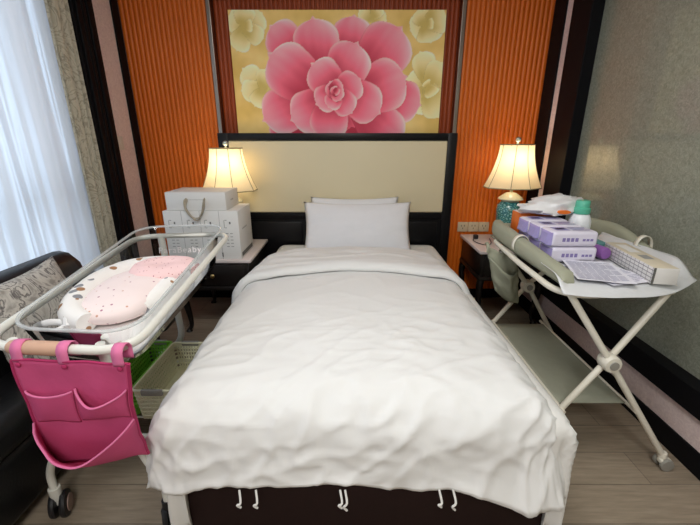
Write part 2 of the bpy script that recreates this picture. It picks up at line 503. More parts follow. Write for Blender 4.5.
# ------------------------------------------------------------------ painting
def paint_rose(px, py):
    """colour at (px,py) of the canvas; units follow the 590 x 362 canvas"""
    return None
PET = [  # base, tip, half-width, kind (0 pale background bloom, 1 rose)
 ((95, 60), (45, 40), 34, 0), ((95, 70), (140, 30), 34, 0), ((90, 70), (60, 125), 30, 0), ((90, 70), (140, 95), 26, 0), ((92, 60), (90, 18), 30, 0), ((90, 62), (112, 62), 16, 0),
 ((130, 225), (72, 165), 34, 0), ((130, 225), (62, 225), 30, 0), ((130, 225), (100, 268), 28, 0), ((130, 220), (140, 165), 26, 0),
 ((590, 55), (540, 75), 30, 0), ((590, 60), (600, 105), 36, 0), ((585, 55), (560, 22), 30, 0), ((590, 55), (640, 40), 36, 0), ((588, 58), (606, 56), 14, 0),
 ((440, 45), (400, 22), 22, 0), ((440, 45), (478, 50), 22, 0), ((440, 40), (460, 15), 20, 0),
 ((605, 220), (535, 190), 34, 0), ((600, 200), (572, 122), 34, 0), ((605, 215), (640, 150), 38, 0), ((605, 220), (560, 285), 34, 0), ((605, 220), (640, 300), 40, 0), ((603, 215), (618, 240), 22, 0), ((600, 212), (590, 200), 14, 0),
 ((560, 395), (528, 345), 26, 0), ((560, 395), (585, 340), 26, 0), ((565, 395), (620, 360), 26, 0),
 ((340, 300), (380, 380), 60, 1), ((200, 330), (150, 370), 44, 1), ((400, 330), (395, 385), 46, 1), ((220, 330), (210, 385), 44, 1),
 ((245, 150), (155, 60), 52, 1), ((380, 150), (388, 34), 54, 1), ((295, 190), (275, 38), 64, 1), ((420, 200), (520, 62), 74, 1),
 ((470, 240), (585, 264), 56, 1), ((270, 240), (118, 308), 64, 1), ((290, 235), (146, 128), 72, 1), ((400, 260), (528, 380), 66, 1),
 ((390, 245), (541, 186), 70, 1), ((335, 250), (200, 305), 60, 1), ((340, 225), (400, 100), 62, 1),
 ((350, 217), (468, 287), 56, 1), ((335, 237), (300, 361), 56, 1), ((350, 232), (266, 153), 50, 1),
 ((335, 242), (408, 191), 42, 1), ((348, 222), (276, 263), 38, 1), ((330, 222), (384, 287), 36, 1), ((350, 227), (312, 271), 26, 1),
 ((346, 245), (318, 199), 26, 1), ((322, 223), (358, 209), 22, 1), ((326, 213), (352, 251), 20, 1), ((338, 237), (326, 213), 12, 1), ((332, 221), (346, 233), 10, 1)]
def rose_colour(x, y):
    g = .5+.5*nz(x*.012, y*.02, 3.1); g2 = nz(x*.05, y*.05, 8)
    c = [212+32*g+6*g2, 176+36*g+6*g2, 92+48*g+6*g2]
    for (bx, by), (tx, ty), w, k in PET:
        dx, dy = tx-bx, ty-by; L = math.hypot(dx, dy); dx /= L; dy /= L
        a = ((x-bx)*dx+(y-by)*dy)/L; s = (-(x-bx)*dy+(y-by)*dx)
        s += 2.5*nz(a*3, w*.1, bx*.1)
        if a < -.1 or a > 1: continue
        # egg outline, widest at .62, small point at the tip
        t = a
        if t < .62: prof = .45+.55*math.sin(PI/2*max(0, (t+.1)/.72))
        else:
            q = (t-.62)/.38; prof = max(0, 1-(q/.84)**2.2)**.5 if q < .84 else 0
            if q > .6: prof = max(prof, .42*((1-q)/.4)**1.25)
        hw = w*prof
        if abs(s) > hw: continue
        r = s/hw; edge = 1-abs(r)
        rim = min((hw-abs(s))/9, (1-a)*L/9); rim = max(0, min(1, rim))
        lit = sm(.0, .98, a)*.80 + .20*sm(.5, 1, abs(r)) - .10 + .16*r*(-dy if abs(dy) > .3 else .4) + .06*nz(s*.06, a*1.6, w) + .06
        lit = max(0, min(1, lit))
        if k == 1:
            d, m_, h = (182, 44, 68), (242, 112, 134), (255, 202, 206)
        else:
            d, m_, h = (206, 182, 104), (236, 220, 160), (252, 244, 206)
        cc = [d[i]+(m_[i]-d[i])*min(1, lit*2) if lit < .5 else m_[i]+(h[i]-m_[i])*(lit*2-1) for i in range(3)]
        if k == 1: cc = [cc[i]+(250-cc[i])*.35*(1-rim)*sm(.2, .8, a) if i != 2 else cc[i]+(214-cc[i])*.35*(1-rim)*sm(.2, .8, a) for i in range(3)]
        if rim < .12: cc = [q*.9 for q in cc]
        c = cc
    return c
PX0, PX1, PZ0, PZ1 = -.846, .668, 1.23, 2.155
pt = thing('rose_painting', 'large canvas of a pink rose on gold hanging above the headboard', 'painting', ((PX0+PX1)/2, YB, PZ0))
bm = B(); box(bm, (PX0, YB-.004, PZ0), (PX1, YB+.045, PZ1), .003); obj('stretcher_frame', bm, M['kraft'], pt)
NU, NV = 330, 200
bm = B(); grid(bm, lambda u, v: V((PX0+(PX1-PX0)*u, YB-.0055, PZ0+(PZ1-PZ0)*v)), NU, NV)
cv = obj('canvas', bm, M['canvas'], pt)
ca = cv.data.color_attributes.new('paint', 'FLOAT_COLOR', 'POINT'); buf = []
for v in cv.data.vertices:
    u = (v.co.x-PX0)/(PX1-PX0); w = (PZ1-v.co.z)/(PZ1-PZ0)
    buf += lin([max(0, min(255, k*1.08)) for k in rose_colour(46+u*592, 25+w*592*(PZ1-PZ0)/(PX1-PX0))])
ca.data.foreach_set('color', buf)

# ------------------------------------------------------------------ headboard
hb = thing('headboard', 'wide black-framed headboard with cream padded panel behind the bed', 'headboard', (-.09, 2.93, 0))
HX0, HX1, HY = -.985, .80, 2.90
bm = B()
box(bm, (HX0, HY, 0), (HX0+.075, HY+.058, 1.35), .004); box(bm, (HX1-.07, HY, 0), (HX1, HY+.058, 1.35), .004)
box(bm, (HX0+.075, HY, 1.296), (HX1-.07, HY+.058, 1.35), .004); box(bm, (HX0+.07, HY+.012, .1), (HX1-.065, HY+.055, .76), .003)
box(bm, (HX0+.075, HY+.002, .70), (HX1-.07, HY+.05, .755), .004)
obj('frame', bm, M['black_wood'], hb)
bm = B(); box(bm, (HX0+.073, HY+.004, .755), (HX1-.068, HY+.05, 1.297), .012, seg=3); obj('padded_panel', bm, M['cream_leather'], hb)
for k in range(3):
    x0 = HX0+.10+k*.54; bm = B(); box(bm, (x0, HY+.006, .42), (x0+.50, HY+.02, .68), .006); obj('lower_panel', bm, M['black_wood'], hb)

# ------------------------------------------------------------------ bed
BX0, BX1, BY0, BY1 = -.575, .685, .90, 2.885
bed = thing('bed', 'low bed with dark brown base under the white duvet', 'bed', ((BX0+BX1)/2, 1.9, 0))
bm = B(); box(bm, (BX0+.02, BY0+.01, .012), (BX1-.02, BY1, .27), .02); box(bm, (BX0+.03, BY0+.02, 0), (BX1-.03, BY1-.02, .02))
obj('bed_base', bm, M['brown_skirt'], bed)
bm = B(); box(bm, (BX0+.012, BY0+.015, .27), (BX1-.012, BY1, .49), .045, seg=4); obj('mattress', bm, M['white_sheet'], bed)

def wrap(px, py, x0, x1, y0, ztop, R, flare, pn=4.0, y1=99):
    qx = px-x1 if px > x1 else (px-x0 if px < x0 else 0)
    qy = py-y0 if py < y0 else (py-y1 if py > y1 else 0)
    d = max(abs(qx), abs(qy))
    cx, cy = min(max(px, x0), x1), min(max(py, y0), y1)
    if d < 1e-9: return V((cx, cy, ztop)), 0, V((0, 0, 1)), d
    n = (abs(qx)**pn+abs(qy)**pn)**(1/pn)
    dx, dy = qx/n, qy/n
    th = d/R
    if th < PI/2: g, h = R*math.sin(th), R*(1-math.cos(th))
    else:
        e = d-R*PI/2; g, h = R+flare*e, R+e
    nr = V((dx*min(1, math.sin(min(th, PI/2))), dy*min(1, math.sin(min(th, PI/2))), math.cos(min(th, PI/2)))).normalized()
    return V((cx+dx*g, cy+dy*g, ztop-h)), h, nr, d

# sheet: fitted over the mattress, hanging loose at both foot corners
def sheet_fn(u, v):
    L = .40
    px = (BX0+.06-L)+(BX1-BX0-.12+2*L)*u; py = (BY0+.06-L)+(BY1-.02-(BY0+.06-L))*v
    x0, x1, y0 = BX0+.06, BX1-.06, BY0+.06
    qx = max(x0-px, px-x1, 0); qy = max(y0-py, 0)
    corner = sm(.05, .3, min(qx, qy)/max(L, 1e-6)*1.2)
    p, h, nr, d = wrap(px, py, x0, x1, y0, .502, .07, .03, 2.6)
    lim = .20+.25*corner
    # hem higher away from the corners
    if h > .06: p.z = .502 - (.06 + (h-.06)*lim/.36)
    p += nr*(.010*nz(px*7, py*7, 4)*(1 if h > .05 else .3)) + nr*(.022*corner*math.sin(math.atan2(qy, qx+1e-6)*9))
    return p
bm = B(); grid(bm, sheet_fn, 90, 110)
o = obj('bed_sheet', bm, M['white_sheet'], None, angle=180); solid(o, .004)
tag(o, 'white bed sheet over the mattress, hanging loose below the duvet at the foot corners', 'bed sheet')

# duvet
DX0, DX1, DY0, DZ, DR = -.468, .49, 1.035, .575, .155
def crown(px, py):
    s = (px-(DX0+DX1)/2)/((DX1-DX0)/2)
    return .03*max(0, 1-s*s)*sm(.8, 1.3, py)
def ridge(x, y, z): return max(0, 1-abs(nz(x, y, z))*2.6)**2
def wrinkle(px, py, d):
    foot = sm(1.75, 1.05, py); side = sm(0, .12, d)
    w = .005*nz(px*3.1, py*3.1, 1.5) + .003*nz(px*6, py*4, 9)
    q = nz(px*2.2, py*2.2, 4)*.35
    w += foot*(.007*ridge((px+py)*3.2+q, (py-px)*7.5+q, 2.2) + .006*ridge((px-py*.7)*3.0+q, (py+px*.8)*8+q, 5.5)*sm(-.2, .4, px) + .0035*ridge(px*5+q, py*15+q, 8) - .004)
    w += .0025*ridge(px*4+q*2, py*6+q, 3)*(1-foot)
    w += side*(.007*nz(px*8, py*8, 3.3)+.005*ridge(px*9, py*9, 5)+.004*nz(px*19, py*19, 2))
    return w
def duvet_fn(u, v):
    Ld = .374
    px = (DX0-Ld)+(DX1-DX0+2*Ld)*u; y_a = DY0-Ld; py = y_a+(2.40-y_a)*v
    p, h, nr, d = wrap(px, py, DX0, DX1, DY0, DZ, DR, .20, 5.0)
    p.z += crown(min(max(px, DX0), DX1), max(py, DY0))*(1-sm(0, .1, d))
    t = sm(.20, .31, h)
    # hem: lifts in the middle of the foot, sags to the right corner
    if py < DY0+.1:
        s = (px-DX0)/(DX1-DX0)
        lift = .02*math.sin(PI*min(1, max(0, s*1.5))) - .075*sm(.78, 1.12, s) + .006*math.sin(s*17) - .012*sm(.02, -.1, s)
        p.z += t*lift
        p += V((nr.x, nr.y, 0))*t*.035*sm(.75, 1.1, s)
    p += nr*wrinkle(px, py, d)
    if d > .02: p += nr*.006*math.sin(PI*min(1, h/.31))*(1 if d > 0 else 0)
    p.x += .012*sm(1.6, 2.3, py)*(1 if px < 0 else 0)*0
    # head end tapers in slightly
    k = sm(1.7, 2.4, py); cx = (DX0+DX1)/2 + .02*k
    p.x = cx + (p.x-cx)*(1-.06*k)
    return p
dv = thing('duvet', 'plump white duvet spread over the bed, hem hanging at the foot', 'duvet', (0, 1.6, .5))
bm = B(); grid(bm, duvet_fn, 170, 190)
o = obj('duvet_cover', bm, M['white_cotton'], dv, angle=180); solid(o, .012)
# folded back band at the head end
def fold_fn(u, v):
    Ld = .30
    px = (DX0-Ld)+(DX1-DX0+2*Ld)*u
    s = (px-.03)/.8
    ya = 1.925-.07*s*s+.015*math.sin(px*5+1); yb = 2.37
    a = v*1.0
    py = ya+(yb-ya)*a
    p, h, nr, d = wrap(px, py, DX0, DX1, DY0, DZ, DR, .20, 5.0)
    k = sm(1.7, 2.4, py); cx = (DX0+DX1)/2 + .02*k
    p.z += crown(min(max(px, DX0), DX1), py)*(1-sm(0, .1, d))
    p.x = cx+(p.x-cx)*(1-.06*k)
    th = .044*(math.sin(PI*min(1, a*9+.01)/2)**.5)*(1-.25*a) if a < .92 else .044*.75*math.sqrt(max(0, 1-((a-.92)/.08)**2))
    p += nr*(th + wrinkle(px, py, d)*.9 + .005*nz(px*5, py*14, 7) + .006*ridge(px*2.5, py*9+.4*nz(px*3, 1, 1), 4))
    p.z -= .03*sm(.9, 1, a)
    return p
bm = B(); grid(bm, fold_fn, 120, 46)
o = obj('folded_band', bm, M['white_cotton'], dv, angle=180); solid(o, .01)
for tx, ln in ((-.335, .028), (-.285, .03), (-.03, .03), (-.015, .04), (.27, .026), (.312, .038)):
    bm = B(); y = .832; z = .275
    tube(bm, smooth_path([(tx, y+.015, z+.02), (tx+.006, y-.004, z-.01), (tx-.004, y-.006, z-ln*.6), (tx+.006, y-.004, z-ln)], 4), .0035, 6)
    obj('tie', bm, M['white_sheet'], dv)

# pillows
def pillow_bm(w, hgt, t, M4, seed, n=28):
    bm = B()
    for side in (1, -1):
        def fn(u, v):
            a, b = 2*u-1, 2*v-1
            e = max(0, (1-a**2)*(1-b**2))
            th = t*(e**.5)*.5
            # drawn-in edges leave pointed corners
            x = a*w/2*(1-.065*(1-b*b)*abs(a)**3); z = b*hgt/2*(1-.09*(1-a*a)*abs(b)**3)
            k = sm(.55, 1, abs(a))
            wr = .007*nz(x*9+seed, z*16, seed)*min(1, e*4) + k*.016*nz(seed, z*22, x*6)*min(1, e*6)
            return M4 @ V((x, side*(th+wr), z))
        grid(bm, fn, n, n)
    bmesh.ops.remove_doubles(bm, verts=bm.verts, dist=.0008)
    bmesh.ops.recalc_face_normals(bm, faces=bm.faces)
    return bm
def pose(x, y, z, rx=0, ry=0, rz=0):
    return Matrix.Translation((x, y, z)) @ Matrix.Rotation(rz, 4, 'Z') @ Matrix.Rotation(ry, 4, 'Y') @ Matrix.Rotation(rx, 4, 'X')
o = obj('pillow', pillow_bm(.81, .45, .16, pose(.055, 2.675, .665, math.radians(-30)), 1.7), M['pillow_cotton'], angle=180)
tag(o, 'front white pillow leaning on the pillow behind it at the bed head', 'pillow', 'pillows at the bed head')
o = obj('pillow', pillow_bm(.68, .43, .14, pose(.035, 2.80, .685, math.radians(-22)), 4.2), M['pillow_cotton'], angle=180)
tag(o, 'rear white pillow mostly hidden, top edge peeking above the front pillow', 'pillow', 'pillows at the bed head')

# ------------------------------------------------------------------ nightstands
def nightstand(x0, x1, y0, y1, zt, label, knob_x):
    r = thing('nightstand', label, 'nightstand', ((x0+x1)/2, (y0+y1)/2, 0), 'nightstands either side of the bed')
    bm = B(); box(bm, (x0-.012, y0-.012, zt-.022), (x1+.012, y1, zt), .005); obj('stone_top', bm, M['marble'], r)
    bm = B(); box(bm, (x0+.01, y0+.012, zt-.20), (x1-.01, y1-.01, zt-.022), .004); box(bm, (x0, y0, zt-.225), (x1, y1-.002, zt-.195), .008)
    obj('cabinet_body', bm, M['ebony'], r)
    bm = B(); box(bm, (x0+.035, y0+.001, zt-.185), (x1-.035, y0+.016, zt-.04), .006); d = obj('drawer', bm, M['ebony'], r)
    bm = B(); cx = (x0+x1)/2; lathe(bm, [(.004, 0), (.006, .012), (.014, .02), (.014, .026), (.006, .031)], (0, 0, 0), 12)
    for v in bm.verts: v.co = V((cx+v.co.x, y0+.002-v.co.z, zt-.112+v.co.y))
    obj('knob', bm, M['brass'], d)
    for lx in (x0+.03, x1-.03):
        for ly in (y0+.03, y1-.035):
            sx = 1 if lx > cx else -1; sy = 1 if ly > (y0+y1)/2 else -1
            bm = B(); h = zt-.215
            pts = smooth_path([(lx, ly, h), (lx+sx*.010, ly+sy*.010, h*.8), (lx-sx*.002, ly-sy*.002, h*.4), (lx-sx*.006, ly-sy*.004, h*.14), (lx+sx*.008, ly+sy*.008, .014), (lx+sx*.01, ly+sy*.01, .0)], 5)
            n = len(pts); rad = []
            for k in range(n):
                t = k/(n-1); rad.append(.027-.013*sm(0, .7, t)+.009*sm(.78, .95, t))
            tube(bm, pts, rad, 10); obj('leg', bm, M['ebony'], r)
    return r
nightstand(-1.17, -.672, 2.345, 2.885, .545, 'black nightstand left of the bed with white cartons and lamp on it', 0)
nightstand(.912, 1.385, 2.46, 2.945, .57, 'black stone-topped nightstand right of the bed, beside the glass wall', 0)

# ------------------------------------------------------------------ table lamps
def lamp(x, y, z0, label):
    r = thing('table_lamp', label, 'lamp', (x, y, z0), 'matching table lamps')
    bm = B(); lathe(bm, [(.052, 0), (.056, .008), (.056, .02), (.046, .026)], (x, y, z0), 6, rot=PI/6); obj('base', bm, M['ebony'], r, angle=30)
    bm = B(); lathe(bm, [(.058, .024), (.068, .06), (.084, .16), (.091, .235), (.084, .28), (.060, .305)], (x, y, z0), 32); obj('jar', bm, M['vase'], r)
    bm = B(); lathe(bm, [(.058, .303), (.060, .315), (.088, .319), (.088, .326), (.064, .347), (.036, .366), (.010, .372), (.012, .386), (.005, .392)], (x, y, z0), 32); obj('lid', bm, M['vase_lid'], r)
    bm = B(); tube(bm, [(x, y, z0+.37), (x, y, z0+.43)], .006); 
    tube(bm, [(x, y, z0+.43), (x, y, z0+.70)], .003)
    for k in range(4):
        a = k*PI/2+PI/4; tube(bm, [(x, y, z0+.694), (x+.1*math.cos(a), y+.09*math.sin(a), z0+.694)], .002, 6)
    obj('stem', bm, M['brass'], r)
    # bell shade with eight panels
    prof = []
    for k in range(13):
        t = k/12; prof.append((.190-.080*(1-(1-t)**1.75), .405+.295*t))
    def ring(rad, z):
        P = []
        hx, hy, c = rad, rad*.76, .36
        corner = [(hx, -hy*c), (hx, hy*c), (hx*c, hy), (-hx*c, hy), (-hx, hy*c), (-hx, -hy*c), (-hx*c, -hy), (hx*c, -hy)]
        for i in range(8):
            a, b = corner[i], corner[(i+1) % 8]
            for q in range(4):
                t = q/4; P.append(V((x+a[0]+(b[0]-a[0])*t, y+a[1]+(b[1]-a[1])*t, z0+z)))
        return P
    rings = [ring(a, z) for a, z in prof]
    bm = B(); loft(bm, rings, False, False)
    sh = obj('shade', bm, M['shade'], r, angle=20)
    bm = B()
    for i in range(8): tube(bm, [R[i*4] for R in rings], .0022, 5)
    tube(bm, rings[0], .0035, 6, True); tube(bm, rings[-1], .0035, 6, True)
    obj('piping', bm, M['shade_seam'], sh)
    bm = B(); lathe(bm, [(.006, .70), (.008, .712), (.004, .716)], (x, y, z0), 12)
    bmesh.ops.create_uvsphere(bm, u_segments=14, v_segments=10, radius=.019, matrix=Matrix.Translation((x, y, z0+.733)))
    obj('finial', bm, M['crystal'], r)
    bm = B(); lathe(bm, [(.012, .43), (.016, .45), (.030, .50), (.032, .53), (.022, .555), (.006, .566)], (x, y, z0), 16)
    mm, nt, out = new_mat('frosted_bulb'); em = nt.nodes.new('ShaderNodeEmission'); em.inputs[0].default_value = (1, .82, .55, 1); em.inputs[1].default_value = 6
    nt.links.new(em.outputs[0], out.inputs[0]); obj('bulb', bm, mm, r)
    L = bpy.data.lights.new('lamp_light', 'POINT'); L.energy = 1.9; L.color = (1, .84, .62); L.shadow_soft_size = .05
    lo = bpy.data.objects.new('lamp_light', L); lo.location = (x, y, z0+.60); col.objects.link(lo)
    return r
lamp(-.885, 2.757, .545, 'cream bell-shaded lamp on the left nightstand behind the white cartons')
lamp(1.175, 2.72, .57, 'turquoise jar lamp with cream shade on the right nightstand')

# ------------------------------------------------------------------ cartons on the left nightstand
r = thing('gift_carton', 'large white carton with grey print on the left nightstand', 'box', (-.95, 2.5, .545), 'white cartons on the left nightstand')
x0, x1, y0, y1, z0, z1 = -1.205, -.722, 2.355, 2.66, .546, .868
bm = B(); box(bm, (x0, y0, z0), (x1, y1, z1), .003)
e = .0008; yq = y0-e
def fr(a, b, c, d, mi): quad(bm, (a, yq, c), (b, yq, c), (b, yq, d), (a, yq, d), mi)
for a in (.245, .49, .745): fr(x0+(x1-x0)*a-.0012, x0+(x1-x0)*a+.0012, z0, z1, 1)
for a in (.12, .37, .60, .86):
    cx = x0+(x1-x0)*a
    fr(cx-.028, cx-.024, z1-.11, z1-.06, 1); fr(cx-.022, cx-.008, z1-.062, z1-.057, 1); fr(cx+.006, cx+.016, z1-.085, z1-.07, 2); fr(cx-.022, cx-.012, z1-.112, z1-.107, 1)
    for q in range(5):
        for w in (-.022, .006): fr(cx+w, cx+w+.018, z1-.15-.022*q, z1-.145-.022*q, 1)
fr(x0+(x1-x0)*.745-.004, x0+(x1-x0)*.745+.004, z0+.015, z0+.045, 2)
xq = x1+e
quad(bm, (xq, y0+.02, z0+.012), (xq, y1-.02, z0+.012), (xq, y1-.02, z0+.04), (xq, y0+.02, z0+.04), 2)  # dark strip paints the shadow along the bottom of this side
for q in range(7): quad(bm, (xq, y0+.07+q*.016, z1-.135), (xq, y0+.08+q*.016, z1-.135), (xq, y0+.08+q*.016, z1-.125), (xq, y0+.07+q*.016, z1-.125), 1)
obj('carton_body', bm, [M['box_white'], M['box_line'], M['box_dark']], r)
r = thing('gift_carton', 'smaller white carton with ribbon handle stacked on the larger carton', 'box', (-.98, 2.5, .869), 'white cartons on the left nightstand')
x0, x1, y0, y1, z0, z1 = -1.18, -.795, 2.37, 2.645, .869, .985
bm = B(); box(bm, (x0, y0, z0), (x1, y1, z1), .003)
yq = y0-.0008; xq = x1+.0008
fr(-1.045, -.93, z0+.068, z0+.07, 1)
for q in range(3): quad(bm, (xq, y0+.10+q*.02, z0+.05), (xq, y0+.112+q*.02, z0+.05), (xq, y0+.112+q*.02, z0+.06), (xq, y0+.10+q*.02, z0+.06), 1)
obj('carton_body', bm, [M['box_white'], M['box_line']], r)
bm = B()
P1 = smooth_path([(-1.045, y0+.002, z0+.075), (-1.052, y0-.02, z0+.06), (-1.045, y0-.028, z0+.01), (-1.015, y0-.03, z0-.035), (-.985, y0-.03, z0-.045), (-.955, y0-.03, z0-.03), (-.93, y0-.028, z0+.015), (-.925, y0-.02, z0+.06), (-.93, y0+.002, z0+.075)], 6)
tube(bm, P1, .009, 8, squash=.5)
P2 = smooth_path([(-1.04, y0+.002, z0+.072), (-1.045, y0-.026, z0+.03), (-1.02, y0-.036, z0-.02), (-.98, y0-.038, z0-.058), (-.945, y0-.036, z0-.01), (-.935, y0-.024, z0+.04), (-.935, y0+.002, z0+.072)], 6)
tube(bm, P2, .008, 8, squash=.5)
obj('ribbon_handle', bm, M['rope'], r)

# ------------------------------------------------------------------ sockets, switch, charger
for k, (lab) in enumerate(('leftmost of three wall sockets above the right nightstand', 'middle of three wall sockets above the right nightstand', 'rightmost of three wall sockets above the right nightstand')):
    x0 = .878+k*.086
    r = thing('wall_socket', lab, 'socket', (x0+.04, YB-.02, .62), 'wall sockets above the right nightstand')
    bm = B(); box(bm, (x0, YB-.024, .588), (x0+.084, YB-.012, .668), .004); obj('plate', bm, M['socket'], r)
    bm = B()
    for a, b in ((-.012, .01), (.012, .01), (0, -.012)): box(bm, (x0+.042+a-.0025, YB-.0252, .628+b-.007), (x0+.042+a+.0025, YB-.0238, .628+b+.007))
    obj('slot', bm, M['grey_plastic'], r)
r = thing('light_switch', 'small ivory light switch on the pink wall strip near the curtain', 'switch', (XL, 2.70, 1.27))
bm = B(); box(bm, (XL+.0005, 2.655, 1.235), (XL+.010, 2.735, 1.325), .004); obj('plate', bm, M['switch'], r)
bm = B(); box(bm, (XL+.010, 2.675, 1.255), (XL+.0135, 2.715, 1.305), .002); obj('rocker', bm, M['switch'], r)
r = thing('phone_charger', 'small black charger with cable lying on the right nightstand', 'charger', (.985, 2.80, .57))
bm = B(); box(bm, (.962, 2.78, .5705), (.995, 2.815, .602), .006); obj('adaptor', bm, M['black_plastic'], r)
bm = B(); tube(bm, smooth_path([(.965, 2.785, .58), (.94, 2.73, .575), (.955, 2.65, .574), (1.0, 2.60, .574), (1.05, 2.66, .574), (1.08, 2.78, .576)], 6), .003, 6); obj('cable', bm, M['black_plastic'], r)

# ------------------------------------------------------------------ sofa and cushion
sf = thing('leather_sofa', 'black leather sofa under the window, left of the bassinet', 'sofa', (-1.35, 1.0, 0))
SX0, SX1 = -1.535, -1.135
bm = B(); box(bm, (SX0+.02, -.4, .05), (SX1, 1.98, .30), .03, seg=3); obj('base', bm, M['leather'], sf)
for y0, y1 in ((-.38, .66), (.665, 1.775)):
    bm = B(); box(bm, (SX0+.13, y0, .295), (SX1+.015, y1, .43), .045, seg=4); obj('seat_cushion', bm, M['leather'], sf)
bm = B()
prof = [(SX0, .28), (SX0, .70), (SX0+.02, .755), (SX0+.06, .775), (SX0+.105, .765), (SX0+.145, .725), (SX0+.17, .62), (SX0+.19, .44), (SX0+.19, .28)]
rings = []
for y, k in ((-.4, .94), (-.385, 1), (1.76, 1), (1.80, .985), (1.815, .95)):
    rings.append([V((SX0+.09+(x-SX0-.09)*k, y, .28+(z-.28)*(k if k < 1 else 1))) for x, z in prof])
loft(bm, rings); obj('backrest', bm, M['leather'], sf)
bm = B(); box(bm, (SX0, 1.815, .28), (SX1+.12, 2.0, .60), .035, seg=3); obj('armrest', bm, M['leather'], sf)
for x in (SX0+.07, SX1-.06):
    for y in (-.3, 1.9):
        bm = B(); lathe(bm, [(.018, 0), (.025, .055)], (x, y, 0), 12); obj('foot', bm, M['black_plastic'], sf)
o = obj('throw_cushion', pillow_bm(.46, .43, .15, pose(-1.30, 1.41, .585, math.radians(-14), 0, math.radians(90+6)), 3.3), M['cushion'], angle=180)
tag(o, 'grey swirl-patterned throw cushion leaning on the black sofa', 'cushion')

# ------------------------------------------------------------------ bassinet trolley
A_, B_, C_, D_ = V((-.958, .835, .80)), V((-.548, .805, .80)), V((-.60, 1.80, .855)), V((-1.03, 1.745, .855))
def ringpts(inset, dz, r, n=8, near_dz=0):
    c = (A_+B_+C_+D_)/4; P = []
    for p in (A_, B_, C_, D_):
        d = V((p.x-c.x, p.y-c.y, 0)); q = p.copy()
        q.x -= math.copysign(inset, d.x); q.y -= math.copysign(inset, d.y); q.z += dz
        P.append(q)
    return fillet(P, r, n, True)
cart = thing('bassinet_trolley', 'white tube baby bassinet trolley with a clear basin, beside the sofa', 'bassinet', (-.82, 1.35, 0))
bm = B(); tube(bm, ringpts(0, 0, .10), .0125, 10, True); obj('top_rail', bm, M['cart_white'], cart)
# clear basin
bm = B()
def basinpts(side, near, far, dzn, dzf, r=.11):
    q = [A_+V((side, near, dzn)), B_+V((-side, near, dzn)), C_+V((-side, -far, dzf)), D_+V((side, -far, dzf))]
    return fillet(q, r, 8, True)
rings = [basinpts(.022, .055, -.002, .02, .045), basinpts(.030, .06, .012, -.01, .0), basinpts(.046, .075, .035, -.065, -.11), basinpts(.062, .09, .055, -.105, -.155), basinpts(.10, .12, .09, -.118, -.168, .10)]
loft(bm, rings, False, True); basin = obj('clear_basin', bm, M['clear'], cart, angle=60)
bm = B(); tube(bm, basinpts(.020, .053, -.004, .022, .047), .0055, 8, True); obj('basin_rim', bm, M['rim'], basin)
cu = bpy.data.curves.new('t', 'FONT'); cu.body = 'ParaBeaby'; cu.size = .042; cu.align_x = 'CENTER'; cu.extrude = .0005; cu.space_character = 1.15
to = bpy.data.objects.new('t', cu); col.objects.link(to)
bpy.context.view_layer.update()
me = bpy.data.meshes.new_from_object(to.evaluated_get(bpy.context.evaluated_depsgraph_get())); bpy.data.objects.remove(to)
bm = B(); bm.from_mesh(me)
ang = math.atan2(C_.y-D_.y, C_.x-D_.x)
X = Matrix.Translation((-.835, 1.742, .775)) @ Matrix.Rotation(ang, 4, 'Z') @ Matrix.Rotation(math.radians(78), 4, 'X')
for v in bm.verts: v.co = X @ v.co
obj('lettering', bm, mat('white_lettering', (248, 240, 240), .5, var=0), basin, False)
# frame below
legs = [((-.90, .87, .795), (-.965, .97, .34), (-1.055, 1.0, .12)), ((-.66, .86, .79), (-.685, .95, .34), (-.63, .955, .12)),
        ((-.80, 1.70, .20), (-.72, 1.70, .20), (-.665, 1.73, .12)), ((-.925, 1.758, .852), (-.87, 1.71, .30), (-1.04, 1.73, .12))]
for p in legs:
    bm = B(); tube(bm, fillet([p[0], p[1], (p[2][0], p[2][1], .2), p[2]], .08, 6), .0125 if p[0][1] < 1.5 else .016, 10); obj('leg', bm, M['cart_white'], cart)
sh = [(-1.0, 1.19, .185), (-.69, 1.17, .185), (-.655, 1.71, .185), (-1.03, 1.69, .185)]
bm = B(); tube(bm, fillet(sh, .06, 6, True), .011, 8, True)
for t in (.2, .4, .6, .8):
    a = V(sh[0]).lerp(V(sh[3]), t); b = V(sh[1]).lerp(V(sh[2]), t); tube(bm, [a, b], .005, 6)
obj('lower_rack', bm, M['cart_white'], cart)
for k, p in enumerate(legs):
    x, y, z = p[2]
    bm = B(); lathe(bm, [(.016, .075), (.019, .10), (.019, .125)], (x, y, 0), 12)
    box(bm, (x-.028, y-.012, .048), (x+.02, y+.028, .085), .008)
    h = obj('castor', bm, M['cart_white'] if k != 1 else M['black_plastic'], cart)
    for s in (-1, 1):
        bm = B(); lathe(bm, [(.030, -.011), (.045, -.008), (.048, 0), (.045, .008), (.030, .011)], (0, 0, 0), 24)
        R_ = Matrix.Translation((x+.012*s+.004, y+.0, .049)) @ Matrix.Rotation(math.radians(24), 4, 'Z') @ Matrix.Rotation(PI/2, 4, 'Y') @ Matrix.Translation((0, 0, s*.006))
        for v in bm.verts: v.co = R_ @ v.co
        w = obj('wheel', bm, M['black_plastic'], h)
        if s == 1 or True:
            bm.free() if False else None
    bm = B(); lathe(bm, [(.001, 0), (.030, 0), (.030, .003), (.001, .004)], (0, 0, 0), 24)
    R_ = Matrix.Translation((x+.016, y, .049)) @ Matrix.Rotation(math.radians(24), 4, 'Z') @ Matrix.Rotation(PI/2, 4, 'Y') @ Matrix.Translation((0, 0, .0185))
    for v in bm.verts: v.co = R_ @ v.co
    obj('wheel_disc', bm, M['castor_disc'], h)
bm = B(); g0 = A_.lerp(B_, .22); g1 = A_.lerp(B_, .58)
